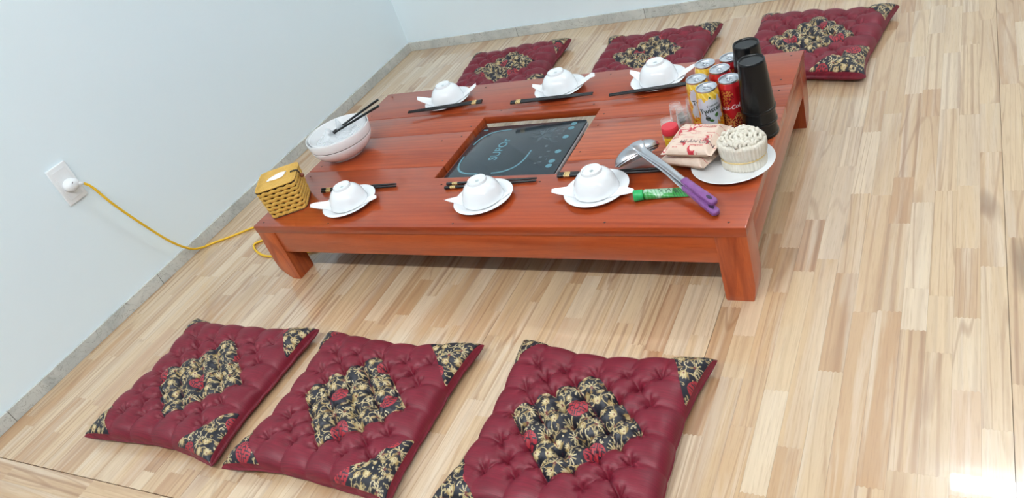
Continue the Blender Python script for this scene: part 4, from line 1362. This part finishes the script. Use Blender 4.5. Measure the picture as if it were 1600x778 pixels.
# ------------------------------------------------------------------ green tube
gt = thing('paste_tube', 'flat green paste tube under the ladle handle', 'tube', (1.219, 0.106, TH + 0.0132), math.radians(14))
gt.scale = (1.05, 1.25, 1.25)
v, f = lathe([(0, 0), (0.0105, 0), (0.0112, 0.001), (0.0104, 0.021), (0.0098, 0.022), (0, 0.022)], 24)
mobj('cap', v, f, M['green_cap'], gt, None, (0, math.radians(90), 0), sharp=40)
nu, nv_ = 90, 40
V, C_ = [], []
for i in range(nu):
    s = i / (nu - 1)
    wy = 0.0102 + 0.0065 * s; hz = 0.0096 * (1 - s) ** 0.75 + 0.0009
    zo = -0.0095 * s
    if s < 0.05: wy *= 0.6 + 8 * s; hz *= 0.6 + 8 * s
    for q in range(nv_):
        a = 2 * math.pi * q / nv_
        V.append((0.021 + 0.105 * s, wy * math.cos(a), zo + hz * math.sin(a)))
        y = math.cos(a)
        c = srgb(58, 152, 70)
        if s < 0.62 and y > -0.75 + 0.3 * math.sin(s * 14): c = srgb(168, 204, 176)
        if 0.06 < s < 0.55 and abs(math.sin(s * 42 + y * 2)) > 0.93 and y < 0.2: c = srgb(96, 170, 110)
        if 0.25 < s < 0.8:
            k_ = math.sin(s * 60) * 0.35
            if abs(y - 0.1 - k_) < 0.16 and math.sin(s * 38) > -0.4: c = srgb(22, 84, 48)
        if 0.64 < s < 0.9 and abs(math.sin(s * 55 + 4 * y)) > 0.9: c = srgb(22, 84, 48)
        C_.append(c)
F = []
for i in range(nu - 1):
    for q in range(nv_):
        q2 = (q + 1) % nv_
        F.append((i * nv_ + q, i * nv_ + q2, (i + 1) * nv_ + q2, (i + 1) * nv_ + q))
F.append(tuple(range(nv_ - 1, -1, -1))); F.append(tuple(range((nu - 1) * nv_, nu * nv_)))
mobj('tube_body', V, F, M['tube_art'], gt, col=np.array(C_))

# ------------------------------------------------------------------ outlet, plug, cord
so = thing('wall_socket', 'white wall socket plate on the left wall', 'socket', (WX, -0.122, 0.4745))
box('plate', (0.0, -0.036, -0.064), (0.009, 0.036, 0.064), M['white_plastic'], so, 0.003, 3)
box('insert', (0.009, -0.024, -0.05), (0.0105, 0.024, 0.05), M['white_plastic'], so, 0.001, 1)
pl = thing('power_cord', 'yellow power cord with white plug running from the socket to the floor', 'cord', (WX + 0.0105, -0.122, 0.468), 0)  # the induction cooker's own power cord and plug, kept as a separate object
v, f = lathe([(0, 0.0), (0.0195, 0.0), (0.0205, 0.002), (0.0200, 0.014), (0.0165, 0.024), (0.010, 0.029), (0, 0.030)], 28)
v = [(x, y * (1.35 if y > 0 else 1.1), z) for x, y, z in v]
plug = mobj('plug', v, f, M['white_plastic'], pl, None, (0, math.radians(90), 0), sharp=50)
v, f = tube([(0.017, 0.008, -0.003), (0.024, 0.020, -0.008), (0.030, 0.028, -0.012)], [0.0085, 0.0062, 0.0046], 12)
mobj('strain_relief', v, f, M['white_plastic'], pl)
mobj('screw_mark', [(0.0300, -0.004, 0.006), (0.0300, 0.002, 0.010), (0.0300, 0.001, 0.012), (0.0300, -0.005, 0.008)], [(0, 1, 2, 3)], M['plug_dark'], pl, smooth=False)
cz = 0.0045
cp = [(WX + 0.0395, -0.095, 0.456), (WX + 0.046, -0.082, 0.430), (-0.508, -0.060, 0.347), (-0.510, -0.014, 0.226), (-0.515, 0.034, 0.118), (-0.527, 0.085, 0.045), (-0.530, 0.130, 0.012), (-0.512, 0.165, cz), (-0.452, 0.206, cz),
      (-0.388, 0.257, cz), (-0.30, 0.322, cz), (-0.16, 0.345, cz), (-0.12, 0.285, cz), (-0.19, 0.225, cz), (-0.272, 0.183, cz), (-0.283, 0.158, cz), (-0.235, 0.124, cz), (-0.16, 0.102, cz), (-0.03, 0.12, cz),
      (0.16, 0.20, cz), (0.40, 0.34, cz), (0.58, 0.38, 0.02), (0.64, 0.385, 0.08), (0.66, 0.388, 0.139)]
v, f = tube(spline(cp, 8), 0.0041, 10)
mobj('cable', [(a - WX - 0.0105, b + 0.122, c - 0.468) for a, b, c in v], f, M['cord'], pl)
